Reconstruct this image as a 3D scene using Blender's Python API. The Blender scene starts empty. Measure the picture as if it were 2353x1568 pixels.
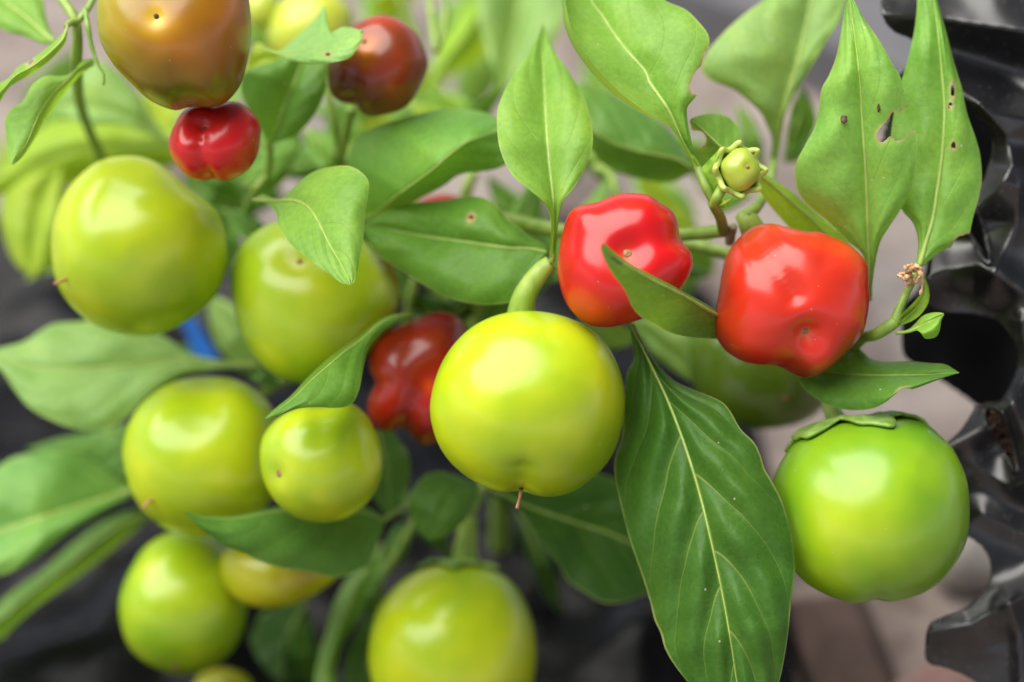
import bpy, math, random
import numpy as np
from mathutils import Vector, noise
random.seed(7)
scn = bpy.context.scene

# ------------------------------------------------------------------ camera
PITCH = math.radians(35); CAM_H = 0.43; LENS = 85.0; FOCUS = 0.488; FSTOP = 5.6
cam_d = bpy.data.cameras.new('camera'); cam = bpy.data.objects.new('camera', cam_d)
scn.collection.objects.link(cam); scn.camera = cam
cam.location = (0, 0, CAM_H); cam.rotation_euler = (math.pi/2 - PITCH, 0, 0)
cam_d.lens = LENS; cam_d.sensor_width = 36; cam_d.sensor_fit = 'HORIZONTAL'
cam_d.clip_start = 0.01; cam_d.clip_end = 100
cam_d.dof.use_dof = True; cam_d.dof.focus_distance = FOCUS; cam_d.dof.aperture_fstop = FSTOP
cam_d.dof.aperture_blades = 0

# ------------------------------------------------------------------ light: bright overcast day
SUN = Vector((-0.42, 0.02, 0.91)).normalized()
w = bpy.data.worlds.new('World'); scn.world = w; w.use_nodes = True
wn, wl = w.node_tree.nodes, w.node_tree.links
sky = wn.new('ShaderNodeTexSky'); sky.sky_type = 'NISHITA'; sky.sun_disc = False
sky.sun_elevation = math.asin(SUN.z); sky.sun_rotation = math.atan2(SUN.x, SUN.y)
sky.dust_density = 0.15; sky.air_density = 0.15; sky.ozone_density = 1.0
hs = wn.new('ShaderNodeHueSaturation'); hs.inputs['Saturation'].default_value = 0.30
wl.new(sky.outputs[0], hs.inputs['Color'])
bg = wn['Background']; wl.new(hs.outputs[0], bg.inputs[0]); bg.inputs[1].default_value = 0.05
sd = bpy.data.lights.new('sun', 'SUN'); so = bpy.data.objects.new('sun', sd); scn.collection.objects.link(so)
sd.energy = 1.5; sd.angle = math.radians(80); sd.color = (1.0, 0.965, 0.91)
so.rotation_euler = SUN.to_track_quat('Z', 'Y').to_euler()
vs = scn.view_settings
vs.view_transform = 'Standard'; vs.look = 'None'; vs.gamma = 1; vs.use_curve_mapping = False
vs.exposure = 2.35
scn.render.film_transparent = False
try:
    scn.cycles.use_denoising = True
    scn.cycles.max_bounces = 10; scn.cycles.transmission_bounces = 6
    scn.cycles.sample_clamp_indirect = 6
except Exception: pass

# ------------------------------------------------------------------ helpers
K = 36.0/LENS
CP, SP = math.cos(PITCH), math.sin(PITCH)
def at(X, Y, d):
    """A point seen at (X, Y) of a 2353 x 1568 picture, d metres deep."""
    xc = (X/2353.0 - .5)*K*d; yc = -(Y - 784.0)/2353.0*K*d
    return Vector((xc, SP*yc + CP*d, CAM_H + CP*yc - SP*d))
RIGHT, UP, FWD = np.array((1., 0, 0)), np.array((0, SP, CP)), np.array((0, CP, -SP))
def at_np(X, Y, d):
    X, Y, d = np.asarray(X, float), np.asarray(Y, float), np.asarray(d, float)
    xc = (X/2353.0 - .5)*K*d; yc = -(Y - 784.0)/2353.0*K*d
    return xc[..., None]*RIGHT + yc[..., None]*UP + d[..., None]*FWD + np.array((0, 0, CAM_H))
def on_ground(X, Y, z=0.0):
    t = (Y - 784.0)/2353.0*K
    d = (CAM_H - z)/(SP + CP*t)
    return at(X, Y, d)
def unit(D, d=0.5): return D/2353.0*K*d            # picture units to metres at depth d

col = scn.collection
ORIGIN = {}
def tag(o, label=None, cat=None, group=None, kind=None):
    if label: o['label'] = label
    if cat: o['category'] = cat
    if group: o['group'] = group
    if kind: o['kind'] = kind
    return o
def empty(name, loc):
    o = bpy.data.objects.new(name, None); col.objects.link(o); o.location = loc
    o.empty_display_size = 0.01; ORIGIN[o] = Vector(loc)
    return o
def obj(name, verts, faces, mat, parent=None, smooth=True, uv=None, colr=None, color=None):
    org = ORIGIN.get(parent, Vector((0, 0, 0))) if parent else Vector((0, 0, 0))
    v = np.asarray([tuple(p) for p in verts] if not isinstance(verts, np.ndarray) else verts, float)
    own = Vector(v.mean(axis=0)) if parent is None else org
    v = v - np.array(own)
    me = bpy.data.meshes.new(name); me.from_pydata(v.tolist(), [], [tuple(map(int, f)) for f in faces])
    if smooth: me.shade_smooth()
    if uv is not None:
        lay = me.uv_layers.new(name='UVMap')
        li = np.zeros(len(me.loops), dtype=np.int32); me.loops.foreach_get('vertex_index', li)
        lay.data.foreach_set('uv', np.asarray(uv, dtype=np.float32)[li].ravel())
    if colr is not None:
        a = me.color_attributes.new('tint', 'FLOAT_COLOR', 'POINT')
        c = np.ones((len(v), 4), dtype=np.float32); c[:, :3] = colr
        a.data.foreach_set('color', c.ravel())
    if mat: me.materials.append(mat)
    o = bpy.data.objects.new(name, me); col.objects.link(o)
    if parent: o.parent = parent
    else: o.location = own
    ORIGIN[o] = own
    if color: o.color = color
    return o
def spline(pts, n, closed=False):
    """Centripetal-ish Catmull-Rom through pts, n samples evenly spaced by length."""
    p = np.asarray(pts, float)
    if closed: q = np.vstack([p[-1], p, p[0], p[1]])
    else: q = np.vstack([2*p[0]-p[1], p, 2*p[-1]-p[-2]])
    out = []
    for i in range(1, len(q)-2):
        t = np.linspace(0, 1, 14, endpoint=False)[:, None]
        a, b, c, d = q[i-1], q[i], q[i+1], q[i+2]
        out.append(.5*((2*b) + (c-a)*t + (2*a-5*b+4*c-d)*t**2 + (-a+3*b-3*c+d)*t**3))
    out = np.vstack(out + [q[-2][None]])
    s = np.r_[0, np.cumsum(np.linalg.norm(np.diff(out, axis=0), axis=1))]
    t = np.linspace(0, s[-1], n, endpoint=not closed)
    return np.stack([np.interp(t, s, out[:, k]) for k in range(out.shape[1])], 1)
def inside(P, poly):
    x, y = P[:, 0], P[:, 1]; r = np.zeros(len(P), bool)
    a, b = poly, np.roll(poly, -1, 0)
    for (x1, y1), (x2, y2) in zip(a, b):
        if y1 == y2: continue
        m = ((y1 > y) != (y2 > y)) & (x < (x2-x1)*(y-y1)/(y2-y1) + x1)
        r ^= m
    return r
def nearest_on(P, poly):
    best = np.full(len(P), 1e9); out = P.copy()
    for a, b in zip(poly, np.roll(poly, -1, 0)):
        ab = b - a; L = (ab**2).sum()
        if L == 0: continue
        t = np.clip(((P-a) @ ab)/L, 0, 1)[:, None]; q = a + t*ab
        d = np.linalg.norm(P-q, axis=1); m = d < best
        best[m] = d[m]; out[m] = q[m]
    return out, best
def seg_dist(P, line):
    best = np.full(P.shape[:-1], 1e9)
    line = np.asarray(line, float)
    for a, b in zip(line[:-1], line[1:]):
        ab = b - a; t = np.clip(((P-a) @ ab)/(ab @ ab), 0, 1)[..., None]
        best = np.minimum(best, np.linalg.norm(P-(a+t*ab), axis=-1))
    return best
def nz(P, scale, seed=0):
    return np.array([noise.noise(Vector((p[0]*scale+seed, p[1]*scale-seed, p[2]*scale+2*seed))) for p in P])
def tube_mesh(pts, rad, sides=10, cap=True):
    p = [Vector(q) for q in pts]; n = len(p); V, F = [], []
    tprev = None; u = None
    for i in range(n):
        t = (p[min(i+1, n-1)] - p[max(i-1, 0)]).normalized()
        if u is None:
            u = t.orthogonal().normalized()
        else:
            u = (u - t*u.dot(t)).normalized()
        v = t.cross(u); r = rad[i] if hasattr(rad, '__len__') else rad
        for k in range(sides):
            a = 2*math.pi*k/sides
            V.append(p[i] + (u*math.cos(a) + v*math.sin(a))*r)
    for i in range(n-1):
        for k in range(sides):
            k2 = (k+1) % sides
            F.append((i*sides+k, i*sides+k2, (i+1)*sides+k2, (i+1)*sides+k))
    if cap:
        F.append(tuple(range(sides))[::-1]); F.append(tuple((n-1)*sides+k for k in range(sides)))
    return V, F
def tube(name, xyd, r, mat, parent, n=24, sides=10, wob=0, color=None):
    """A stem through (X, Y, depth) points with radii r (picture units, interpolated)."""
    s = spline(xyd, n); rr = np.interp(np.linspace(0, 1, n), np.linspace(0, 1, len(r)), r)
    pts = [at(*q) for q in s]
    rad = [unit(rr[i], s[i][2])*(1 + wob*noise.noise(pts[i]*260)) for i in range(n)]
    V, F = tube_mesh(pts, rad, sides)
    return obj(name, V, F, mat, parent, color=color)

# ------------------------------------------------------------------ materials
def mat_new(name):
    m = bpy.data.materials.new(name); m.use_nodes = True
    nt = m.node_tree; nt.nodes.clear()
    return m, nt, nt.nodes, nt.links
def N(nodes, t, **kw):
    n = nodes.new(t)
    for k, v in kw.items():
        if hasattr(n, k): setattr(n, k, v)
        else: n.inputs[k].default_value = v
    return n
def M(nodes, links, op, a, b=None, c=None, clamp=False):
    n = nodes.new('ShaderNodeMath'); n.operation = op; n.use_clamp = clamp
    for i, x in enumerate((a, b, c)):
        if x is None: continue
        if isinstance(x, (int, float)): n.inputs[i].default_value = x
        else: links.new(x, n.inputs[i])
    return n.outputs[0]
def mixc(nodes, links, f, a, b, mode='MIX'):
    n = nodes.new('ShaderNodeMix'); n.data_type = 'RGBA'; n.blend_type = mode
    for s, x in ((0, f), (6, a), (7, b)):
        if isinstance(x, (int, float)): n.inputs[s].default_value = x
        elif isinstance(x, tuple): n.inputs[s].default_value = (*x, 1) if len(x) == 3 else x
        else: links.new(x, n.inputs[s])
    return n.outputs[2]
def ramp(nodes, links, f, stops):
    n = nodes.new('ShaderNodeValToRGB'); e = n.color_ramp.elements
    e[0].position, e[0].color = stops[0][0], (*stops[0][1], 1)
    e[1].position, e[1].color = stops[-1][0], (*stops[-1][1], 1)
    for p, c in stops[1:-1]:
        x = e.new(p); x.color = (*c, 1)
    links.new(f, n.inputs[0]); return n.outputs[0]

def leaf_material():
    m, nt, nd, ln = mat_new('leaf_blade')
    out = N(nd, 'ShaderNodeOutputMaterial')
    uv = N(nd, 'ShaderNodeUVMap'); sep = N(nd, 'ShaderNodeSeparateXYZ'); ln.new(uv.outputs[0], sep.inputs[0])
    u = M(nd, ln, 'MULTIPLY_ADD', sep.outputs[0], 2.0, -1.0); v = sep.outputs[1]
    au = M(nd, ln, 'ABSOLUTE', u)
    oi = N(nd, 'ShaderNodeObjectInfo'); tc = N(nd, 'ShaderNodeTexCoord')
    nwarp = N(nd, 'ShaderNodeTexNoise', Scale=70.0, Detail=1.0); ln.new(tc.outputs['Object'], nwarp.inputs['Vector'])
    wob = M(nd, ln, 'MULTIPLY_ADD', nwarp.outputs[0], 0.07, -0.035)
    side = M(nd, ln, 'GREATER_THAN', u, 0.0)
    # side veins: run out from the midrib and bend towards the tip
    cur = M(nd, ln, 'POWER', au, 1.25)
    s = M(nd, ln, 'SUBTRACT', v, M(nd, ln, 'MULTIPLY', cur, 0.34))
    s = M(nd, ln, 'ADD', s, wob)
    s = M(nd, ln, 'MULTIPLY_ADD', s, 5.5, M(nd, ln, 'MULTIPLY', side, 0.45))
    fr = M(nd, ln, 'ABSOLUTE', M(nd, ln, 'SUBTRACT', M(nd, ln, 'FRACT', s), 0.5))
    wid = M(nd, ln, 'MULTIPLY_ADD', au, -0.022, 0.040)
    veins = M(nd, ln, 'SUBTRACT', 1.0, M(nd, ln, 'DIVIDE', fr, wid), clamp=True)
    fade = M(nd, ln, 'SUBTRACT', 1.0, M(nd, ln, 'POWER', au, 4.0), clamp=True)
    veins = M(nd, ln, 'MULTIPLY', veins, fade)
    bulge = M(nd, ln, 'POWER', M(nd, ln, 'SINE', M(nd, ln, 'MULTIPLY', fr, math.pi)), 1.5)       # quilted between the side veins
    vor = N(nd, 'ShaderNodeTexVoronoi', feature='DISTANCE_TO_EDGE', Scale=420.0); ln.new(tc.outputs['Object'], vor.inputs['Vector'])
    net = M(nd, ln, 'SUBTRACT', 1.0, M(nd, ln, 'MULTIPLY', vor.outputs[0], 9.0), clamp=True)
    mid = M(nd, ln, 'SUBTRACT', 1.0, M(nd, ln, 'DIVIDE', au, 0.035), clamp=True)
    alpha = oi.outputs['Alpha']
    vmask = M(nd, ln, 'MAXIMUM', M(nd, ln, 'MULTIPLY', veins, alpha), M(nd, ln, 'MULTIPLY', mid, 0.7))
    vmask = M(nd, ln, 'MAXIMUM', vmask, M(nd, ln, 'MULTIPLY', M(nd, ln, 'MULTIPLY', net, alpha), 0.07))
    n1 = N(nd, 'ShaderNodeTexNoise', Scale=75.0, Detail=5.0); ln.new(tc.outputs['Object'], n1.inputs['Vector'])
    n2 = N(nd, 'ShaderNodeTexNoise', Scale=900.0, Detail=3.0); ln.new(tc.outputs['Object'], n2.inputs['Vector'])
    base = mixc(nd, ln, 1.0, oi.outputs['Color'], ramp(nd, ln, n1.outputs[0], [(.3, (.80, .86, .8)), (.55, (1, 1, 1)), (.75, (1.22, 1.10, .9))]), 'MULTIPLY')
    base = mixc(nd, ln, 1.0, base, ramp(nd, ln, n2.outputs[0], [(.3, (.88, .9, .9)), (.7, (1.1, 1.07, 1.05))]), 'MULTIPLY')
    vcol = mixc(nd, ln, 0.72, base, (.34, .46, .10))
    base = mixc(nd, ln, vmask, base, vcol)
    # pale edge and specks
    edge = M(nd, ln, 'MULTIPLY', M(nd, ln, 'GREATER_THAN', au, 0.975), M(nd, ln, 'MULTIPLY_ADD', n1.outputs[0], 1.6, -0.45), clamp=True)
    base = mixc(nd, ln, edge, base, (.42, .50, .17))
    spk = N(nd, 'ShaderNodeTexVoronoi', Scale=230.0, Randomness=1.0); ln.new(tc.outputs['Object'], spk.inputs['Vector'])
    sp = M(nd, ln, 'LESS_THAN', spk.outputs['Distance'], 0.055)
    sp = M(nd, ln, 'MULTIPLY', sp, M(nd, ln, 'GREATER_THAN', n1.outputs[0], 0.54))
    base = mixc(nd, ln, M(nd, ln, 'MULTIPLY', sp, 0.8), base, (.62, .64, .52))
    att = N(nd, 'ShaderNodeAttribute', attribute_name='tint')           # alpha-like mask: 1 = dry brown rim of a bite
    base = mixc(nd, ln, att.outputs['Fac'], base, (.52, .42, .20))
    geo = N(nd, 'ShaderNodeNewGeometry')
    back = mixc(nd, ln, 0.45, base, (.26, .36, .07))
    bcol = mixc(nd, ln, geo.outputs['Backfacing'], base, back)
    bh = M(nd, ln, 'MULTIPLY_ADD', veins, -0.35, M(nd, ln, 'MULTIPLY', bulge, 0.8))
    bh = M(nd, ln, 'MULTIPLY', bh, alpha)
    bh = M(nd, ln, 'MULTIPLY_ADD', net, -0.035, bh)
    bh = M(nd, ln, 'MULTIPLY_ADD', n2.outputs[0], 0.10, bh)
    bh = M(nd, ln, 'MULTIPLY_ADD', n1.outputs[0], 0.8, bh)
    bump = N(nd, 'ShaderNodeBump', Strength=0.7, Distance=0.0008); ln.new(bh, bump.inputs['Height'])
    p = N(nd, 'ShaderNodeBsdfPrincipled', Roughness=0.40); ln.new(bcol, p.inputs['Base Color']); ln.new(bump.outputs[0], p.inputs['Normal'])
    p.inputs['Specular IOR Level'].default_value = 0.26
    ln.new(M(nd, ln, 'MULTIPLY_ADD', geo.outputs['Backfacing'], 0.15, 0.38), p.inputs['Roughness'])
    tr = N(nd, 'ShaderNodeBsdfTranslucent'); ln.new(mixc(nd, ln, 1.0, bcol, (1.7, 1.5, .5), 'MULTIPLY'), tr.inputs[0])
    ms = N(nd, 'ShaderNodeMixShader'); ms.inputs[0].default_value = 0.36
    ln.new(p.outputs[0], ms.inputs[1]); ln.new(tr.outputs[0], ms.inputs[2]); ln.new(ms.outputs[0], out.inputs[0])
    return m
def stem_material(name, c1, c2, rough=.45):
    m, nt, nd, ln = mat_new(name); out = N(nd, 'ShaderNodeOutputMaterial')
    tc = N(nd, 'ShaderNodeTexCoord')
    mp = N(nd, 'ShaderNodeMapping'); mp.inputs['Scale'].default_value = (1, 1, .35); ln.new(tc.outputs['Object'], mp.inputs[0])
    n1 = N(nd, 'ShaderNodeTexNoise', Scale=420.0, Detail=4.0); ln.new(mp.outputs[0], n1.inputs['Vector'])
    c = ramp(nd, ln, n1.outputs[0], [(.35, c1), (.65, c2)])
    p = N(nd, 'ShaderNodeBsdfPrincipled', Roughness=rough); ln.new(c, p.inputs['Base Color'])
    p.inputs['Subsurface Weight'].default_value = .15; p.inputs['Subsurface Radius'].default_value = (.6, .8, .15); p.inputs['Subsurface Scale'].default_value = .002
    b = N(nd, 'ShaderNodeBump', Strength=.25, Distance=.0004); ln.new(n1.outputs[0], b.inputs['Height']); ln.new(b.outputs[0], p.inputs['Normal'])
    ln.new(p.outputs[0], out.inputs[0]); return m
def fruit_material():
    m, nt, nd, ln = mat_new('pepper_skin'); out = N(nd, 'ShaderNodeOutputMaterial')
    tc = N(nd, 'ShaderNodeTexCoord'); a = N(nd, 'ShaderNodeAttribute', attribute_name='tint')
    n1 = N(nd, 'ShaderNodeTexNoise', Scale=60.0, Detail=3.0); ln.new(tc.outputs['Object'], n1.inputs['Vector'])
    c = mixc(nd, ln, 1.0, a.outputs['Color'], ramp(nd, ln, n1.outputs[0], [(.3, (.76, .88, .8)), (.7, (1.16, 1.06, 1.1))]), 'MULTIPLY')
    v = N(nd, 'ShaderNodeTexVoronoi', Scale=330.0); ln.new(tc.outputs['Object'], v.inputs['Vector'])
    n3 = N(nd, 'ShaderNodeTexNoise', Scale=190.0); ln.new(tc.outputs['Object'], n3.inputs['Vector'])
    sp = M(nd, ln, 'MULTIPLY', M(nd, ln, 'LESS_THAN', v.outputs['Distance'], .06), M(nd, ln, 'GREATER_THAN', n3.outputs[0], .53))
    c = mixc(nd, ln, M(nd, ln, 'MULTIPLY', sp, .35), c, (.6, .55, .35))
    p = N(nd, 'ShaderNodeBsdfPrincipled', Roughness=.27); ln.new(c, p.inputs['Base Color'])
    p.inputs['Subsurface Weight'].default_value = .12; p.inputs['Subsurface Radius'].default_value = (1, .8, .12); p.inputs['Subsurface Scale'].default_value = .0035
    p.inputs['Specular IOR Level'].default_value = .58
    n2 = N(nd, 'ShaderNodeTexNoise', Scale=1500.0, Detail=2.0); ln.new(tc.outputs['Object'], n2.inputs['Vector'])
    n4 = N(nd, 'ShaderNodeTexNoise', Scale=110.0, Detail=2.0); ln.new(tc.outputs['Object'], n4.inputs['Vector'])
    h = M(nd, ln, 'MULTIPLY_ADD', n2.outputs[0], .05, n4.outputs[0])
    b = N(nd, 'ShaderNodeBump', Strength=.10, Distance=.0012); ln.new(h, b.inputs['Height']); ln.new(b.outputs[0], p.inputs['Normal'])
    ln.new(p.outputs[0], out.inputs[0]); return m
def plastic_material(name, rough, dust, spec=.5):
    m, nt, nd, ln = mat_new(name); out = N(nd, 'ShaderNodeOutputMaterial')
    tc = N(nd, 'ShaderNodeTexCoord')
    n1 = N(nd, 'ShaderNodeTexNoise', Scale=35.0, Detail=6.0, Roughness=.6); ln.new(tc.outputs['Object'], n1.inputs['Vector'])
    n2 = N(nd, 'ShaderNodeTexNoise', Scale=700.0, Detail=3.0); ln.new(tc.outputs['Object'], n2.inputs['Vector'])
    v = N(nd, 'ShaderNodeTexVoronoi', Scale=620.0); ln.new(tc.outputs['Object'], v.inputs['Vector'])
    sp = M(nd, ln, 'MULTIPLY', M(nd, ln, 'LESS_THAN', v.outputs['Distance'], .13), M(nd, ln, 'GREATER_THAN', n1.outputs[0], .50))
    c = ramp(nd, ln, n1.outputs[0], [(.4, (.006, .006, .007)), (.75, dust)])
    c = mixc(nd, ln, M(nd, ln, 'MULTIPLY', sp, .7), c, (.14, .12, .105))
    p = N(nd, 'ShaderNodeBsdfPrincipled'); ln.new(c, p.inputs['Base Color']); p.inputs['Specular IOR Level'].default_value = spec
    ln.new(M(nd, ln, 'MULTIPLY_ADD', n1.outputs[0], .30, rough), p.inputs['Roughness'])
    h = M(nd, ln, 'MULTIPLY_ADD', n2.outputs[0], .10, n1.outputs[0])
    b = N(nd, 'ShaderNodeBump', Strength=.06, Distance=.001); ln.new(h, b.inputs['Height']); ln.new(b.outputs[0], p.inputs['Normal'])
    ln.new(p.outputs[0], out.inputs[0]); return m
def plain_material(name, c1, c2, scale, rough=.7, bump=.4, dist=.001):
    m, nt, nd, ln = mat_new(name); out = N(nd, 'ShaderNodeOutputMaterial')
    tc = N(nd, 'ShaderNodeTexCoord')
    n1 = N(nd, 'ShaderNodeTexNoise', Scale=scale, Detail=6.0); ln.new(tc.outputs['Object'], n1.inputs['Vector'])
    c = ramp(nd, ln, n1.outputs[0], [(.32, c1), (.68, c2)])
    p = N(nd, 'ShaderNodeBsdfPrincipled', Roughness=rough); ln.new(c, p.inputs['Base Color'])
    b = N(nd, 'ShaderNodeBump', Strength=bump, Distance=dist); ln.new(n1.outputs[0], b.inputs['Height']); ln.new(b.outputs[0], p.inputs['Normal'])
    ln.new(p.outputs[0], out.inputs[0]); return m
def ground_material():
    m, nt, nd, ln = mat_new('weathered_paving'); out = N(nd, 'ShaderNodeOutputMaterial')
    tc = N(nd, 'ShaderNodeTexCoord')
    n1 = N(nd, 'ShaderNodeTexNoise', Scale=5.5, Detail=4.0); ln.new(tc.outputs['Object'], n1.inputs['Vector'])
    n2 = N(nd, 'ShaderNodeTexNoise', Scale=160.0, Detail=5.0); ln.new(tc.outputs['Object'], n2.inputs['Vector'])
    c = ramp(nd, ln, n1.outputs[0], [(.30, (.13, .12, .12)), (.45, (.20, .172, .160)), (.62, (.25, .205, .185)), (.75, (.17, .135, .118))])
    n3 = N(nd, 'ShaderNodeTexNoise', Scale=24.0, Detail=3.0); ln.new(tc.outputs['Object'], n3.inputs['Vector'])
    c = mixc(nd, ln, 1.0, c, ramp(nd, ln, n3.outputs[0], [(.36, (.52, .46, .44)), (.5, (1, 1, 1)), (.66, (1.30, 1.27, 1.25))]), 'MULTIPLY')
    c = mixc(nd, ln, 1.0, c, ramp(nd, ln, n2.outputs[0], [(.3, (.7, .7, .71)), (.7, (1.2, 1.18, 1.15))]), 'MULTIPLY')
    p = N(nd, 'ShaderNodeBsdfPrincipled', Roughness=.85); ln.new(c, p.inputs['Base Color'])
    b = N(nd, 'ShaderNodeBump', Strength=.5, Distance=.003); ln.new(n2.outputs[0], b.inputs['Height']); ln.new(b.outputs[0], p.inputs['Normal'])
    ln.new(p.outputs[0], out.inputs[0]); return m

MAT = dict(
    leaf=leaf_material(), fruit=fruit_material(), ground=ground_material(),
    midrib=stem_material('midrib_flesh', (.26, .38, .07), (.36, .47, .12)),
    stem=stem_material('green_stem', (.16, .28, .035), (.27, .38, .07)),
    stalk=stem_material('fruit_stalk', (.22, .36, .04), (.34, .46, .09)),
    bark=stem_material('corky_node', (.24, .22, .13), (.40, .34, .24), .8),
    calyx=stem_material('calyx_green', (.14, .28, .03), (.26, .40, .07)),
    budgreen=stem_material('bud_green', (.36, .46, .07), (.46, .56, .13), .45),
    dry=plain_material('dried_petal', (.42, .22, .10), (.72, .48, .27), 900, .8),
    style=plain_material('dried_style', (.30, .12, .05), (.50, .25, .12), 900, .7),
    scar=plain_material('blossom_scar', (.17, .07, .025), (.40, .24, .11), 1500, .8),
    darkscar=plain_material('dark_scar', (.02, .012, .008), (.08, .04, .02), 1500, .8),
    sheet=plastic_material('black_plastic', .14, (.010, .010, .012), .9),
    inner=plastic_material('shaded_plastic', .45, (.010, .010, .011), .15),
    film=plastic_material('black_film', .12, (.003, .003, .004), .13),
    soil=plain_material('soil', (.018, .010, .007), (.20, .12, .08), 420, .95, .8, .002),
    stone=plain_material('pale_stone', (.22, .20, .19), (.32, .29, .265), 60, .8),
    brick=plain_material('red_brick', (.045, .026, .021), (.085, .052, .042), 70, .9),
    pinkstone=plain_material('pink_stone', (.22, .12, .105), (.30, .18, .16), 60, .85),
    slate=plain_material('grey_slab', (.075, .075, .085), (.11, .11, .122), 40, .7),
    blue=plain_material('blue_plastic', (.005, .11, .50), (.008, .15, .60), 60, .35, .1),
)

# ------------------------------------------------------------------ setting
gs = 3.0
gv, gf = [], []
n = 24
for j in range(n+1):
    for i in range(n+1):
        gv.append((-gs+2*gs*i/n, -gs*.6+2*gs*j/n, 0))
for j in range(n):
    for i in range(n):
        gf.append((j*(n+1)+i, j*(n+1)+i+1, (j+1)*(n+1)+i+1, (j+1)*(n+1)+i))
tag(obj('ground', gv, gf, MAT['ground']), kind='structure')

# grey slab path across the far ground
pa, pb = on_ground(1000, 40), on_ground(2500, 330)
def slab(name, cx, cy, sx, sy, h, rot, mat, label, cat):
    V = []; F = []
    c, s = math.cos(rot), math.sin(rot); b = .006
    for z, k in ((0.0005, 1), (h-b, 1), (h, 0)):
        for (dx, dy) in ((-1, -1), (1, -1), (1, 1), (-1, 1)):
            x, y = dx*(sx/2-(0 if k else b)), dy*(sy/2-(0 if k else b))
            V.append((cx+c*x-s*y, cy+s*x+c*y, z))
    for r in range(2):
        for k in range(4):
            F.append((r*4+k, r*4+(k+1) % 4, (r+1)*4+(k+1) % 4, (r+1)*4+k))
    F += [(8, 9, 10, 11), (3, 2, 1, 0)]
    return tag(obj(name, V, F, mat, smooth=False), label, cat)
g1, g2 = on_ground(1560, 95), on_ground(2160, 350)
gd = (g2 - g1).normalized(); gn = Vector((-gd.y, gd.x, 0))
gc = (g1 + g2)/2 + gn*.25
slab('paving_slab', gc.x, gc.y, .60, .50, .03, math.atan2(gd.y, gd.x), MAT['slate'], 'blurred dark grey paving slab on the ground beyond the upper right leaves', 'slab')

# crumpled black film lying on the ground under the plant
def film_height(x, y):
    p = Vector((x*9, y*9, 1.3)); q = Vector((x*26, y*22, 4.1))
    return .012*(1-abs(noise.noise(p))*2.0) + .008*(1-abs(noise.noise(q))*2) + .003*noise.noise(Vector((x*60, y*60, 8)))
fx0, fx1, fy0, fy1 = -.40, .30, .20, .78
nx, ny = 150, 130
border = spline([tuple(on_ground(X, Y)[:2]) for X, Y in
    ((-700, 620), (0, 560), (300, 640), (900, 620), (1300, 560), (1500, 640), (1650, 760), (1700, 950), (1760, 1150), (1770, 1320), (1800, 1500), (1800, 1800), (1500, 2500), (-700, 2500))], 160, True)
fg = np.array([(fx0+(fx1-fx0)*i/nx, fy0+(fy1-fy0)*j/ny) for j in range(ny+1) for i in range(nx+1)])
fin = inside(fg, border); near, dist = nearest_on(fg, border)
step = (fx1-fx0)/nx
mv = (~fin) & (dist < step*1.5); fg[mv] = near[mv]
keep = fin | mv
FV = [(x, y, max(.004, .010 + film_height(x, y)*min(1, d_/.03 + .15))) for (x, y), d_ in zip(fg, np.where(fin, dist, 0))]
FF = []
for j in range(ny):
    for i in range(nx):
        q = (j*(nx+1)+i, j*(nx+1)+i+1, (j+1)*(nx+1)+i+1, (j+1)*(nx+1)+i)
        if all(keep[k] for k in q) and any(fin[k] for k in q): FF.append(q)
film = tag(obj('plastic_film', FV, FF, MAT['film']), 'crumpled black plastic film spread on the ground below the pepper plant', 'film')

def rock(name, X, Y, rx, ry, rz, mat, label, cat, seed, sub=3):
    import bmesh
    c = on_ground(X, Y); bm = bmesh.new(); bmesh.ops.create_icosphere(bm, subdivisions=sub, radius=1)
    V = []
    for v in bm.verts:
        d = v.co.normalized(); k = 1 + .28*noise.noise(d*1.3+Vector((seed, 0, 0))) + .09*noise.noise(d*3.5+Vector((0, seed, 0)))
        V.append((c.x+d.x*rx*k, c.y+d.y*ry*k, max(0.0005, rz*.75+d.z*rz*k)))
    F = [tuple(v.index for v in f.verts) for f in bm.faces]; bm.free()
    return tag(obj(name, V, F, mat), label, cat)
rock('stone', 2225, 1320, .011, .012, .010, MAT['stone'], 'pale grey pebble on the ground right of the lower right green pepper', 'stone', 3.1)
rock('stone', 2225, 1690, .024, .016, .011, MAT['pinkstone'], 'pinkish stone at the bottom edge beside the black plastic', 'stone', 8.4)
bk = on_ground(1950, 1590)
slab('brick', bk.x, bk.y, .022, .055, .014, .15, MAT['brick'], 'blurred reddish brown brick piece below the lower right green pepper', 'brick')

# ------------------------------------------------------------------ black plastic sheet on the right
RIDGES = [  # polyline, half width, height towards the viewer
    ([(1990, 30), (2060, 36), (2150, 40), (2260, 58), (2360, 72), (2700, 95)], 60, .011),
    ([(2170, 185), (2220, 220), (2290, 262), (2360, 275), (2700, 300)], 40, .010),
    ([(2250, 240), (2312, 310), (2325, 380), (2290, 440), (2230, 490)], 52, .012),
    ([(2340, 430), (2335, 520), (2290, 620)], 62, .013),
    ([(2110, 650), (2170, 622), (2250, 608), (2330, 660), (2420, 700)], 48, .009),
    ([(2350, 740), (2366, 850), (2322, 935), (2250, 990), (2160, 1040)], 34, .009),
    ([(2330, 930), (2356, 1000), (2372, 1100)], 44, .010),
    ([(2230, 1060), (2320, 1120), (2420, 1110)], 36, .004),
    ([(2140, 1450), (2230, 1436), (2300, 1396), (2420, 1330)], 40, .007),
    ([(2320, 1390), (2344, 1470), (2350, 1580)], 26, .006),
    ([(2260, 1180), (2360, 1230)], 40, .004),
]
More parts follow.
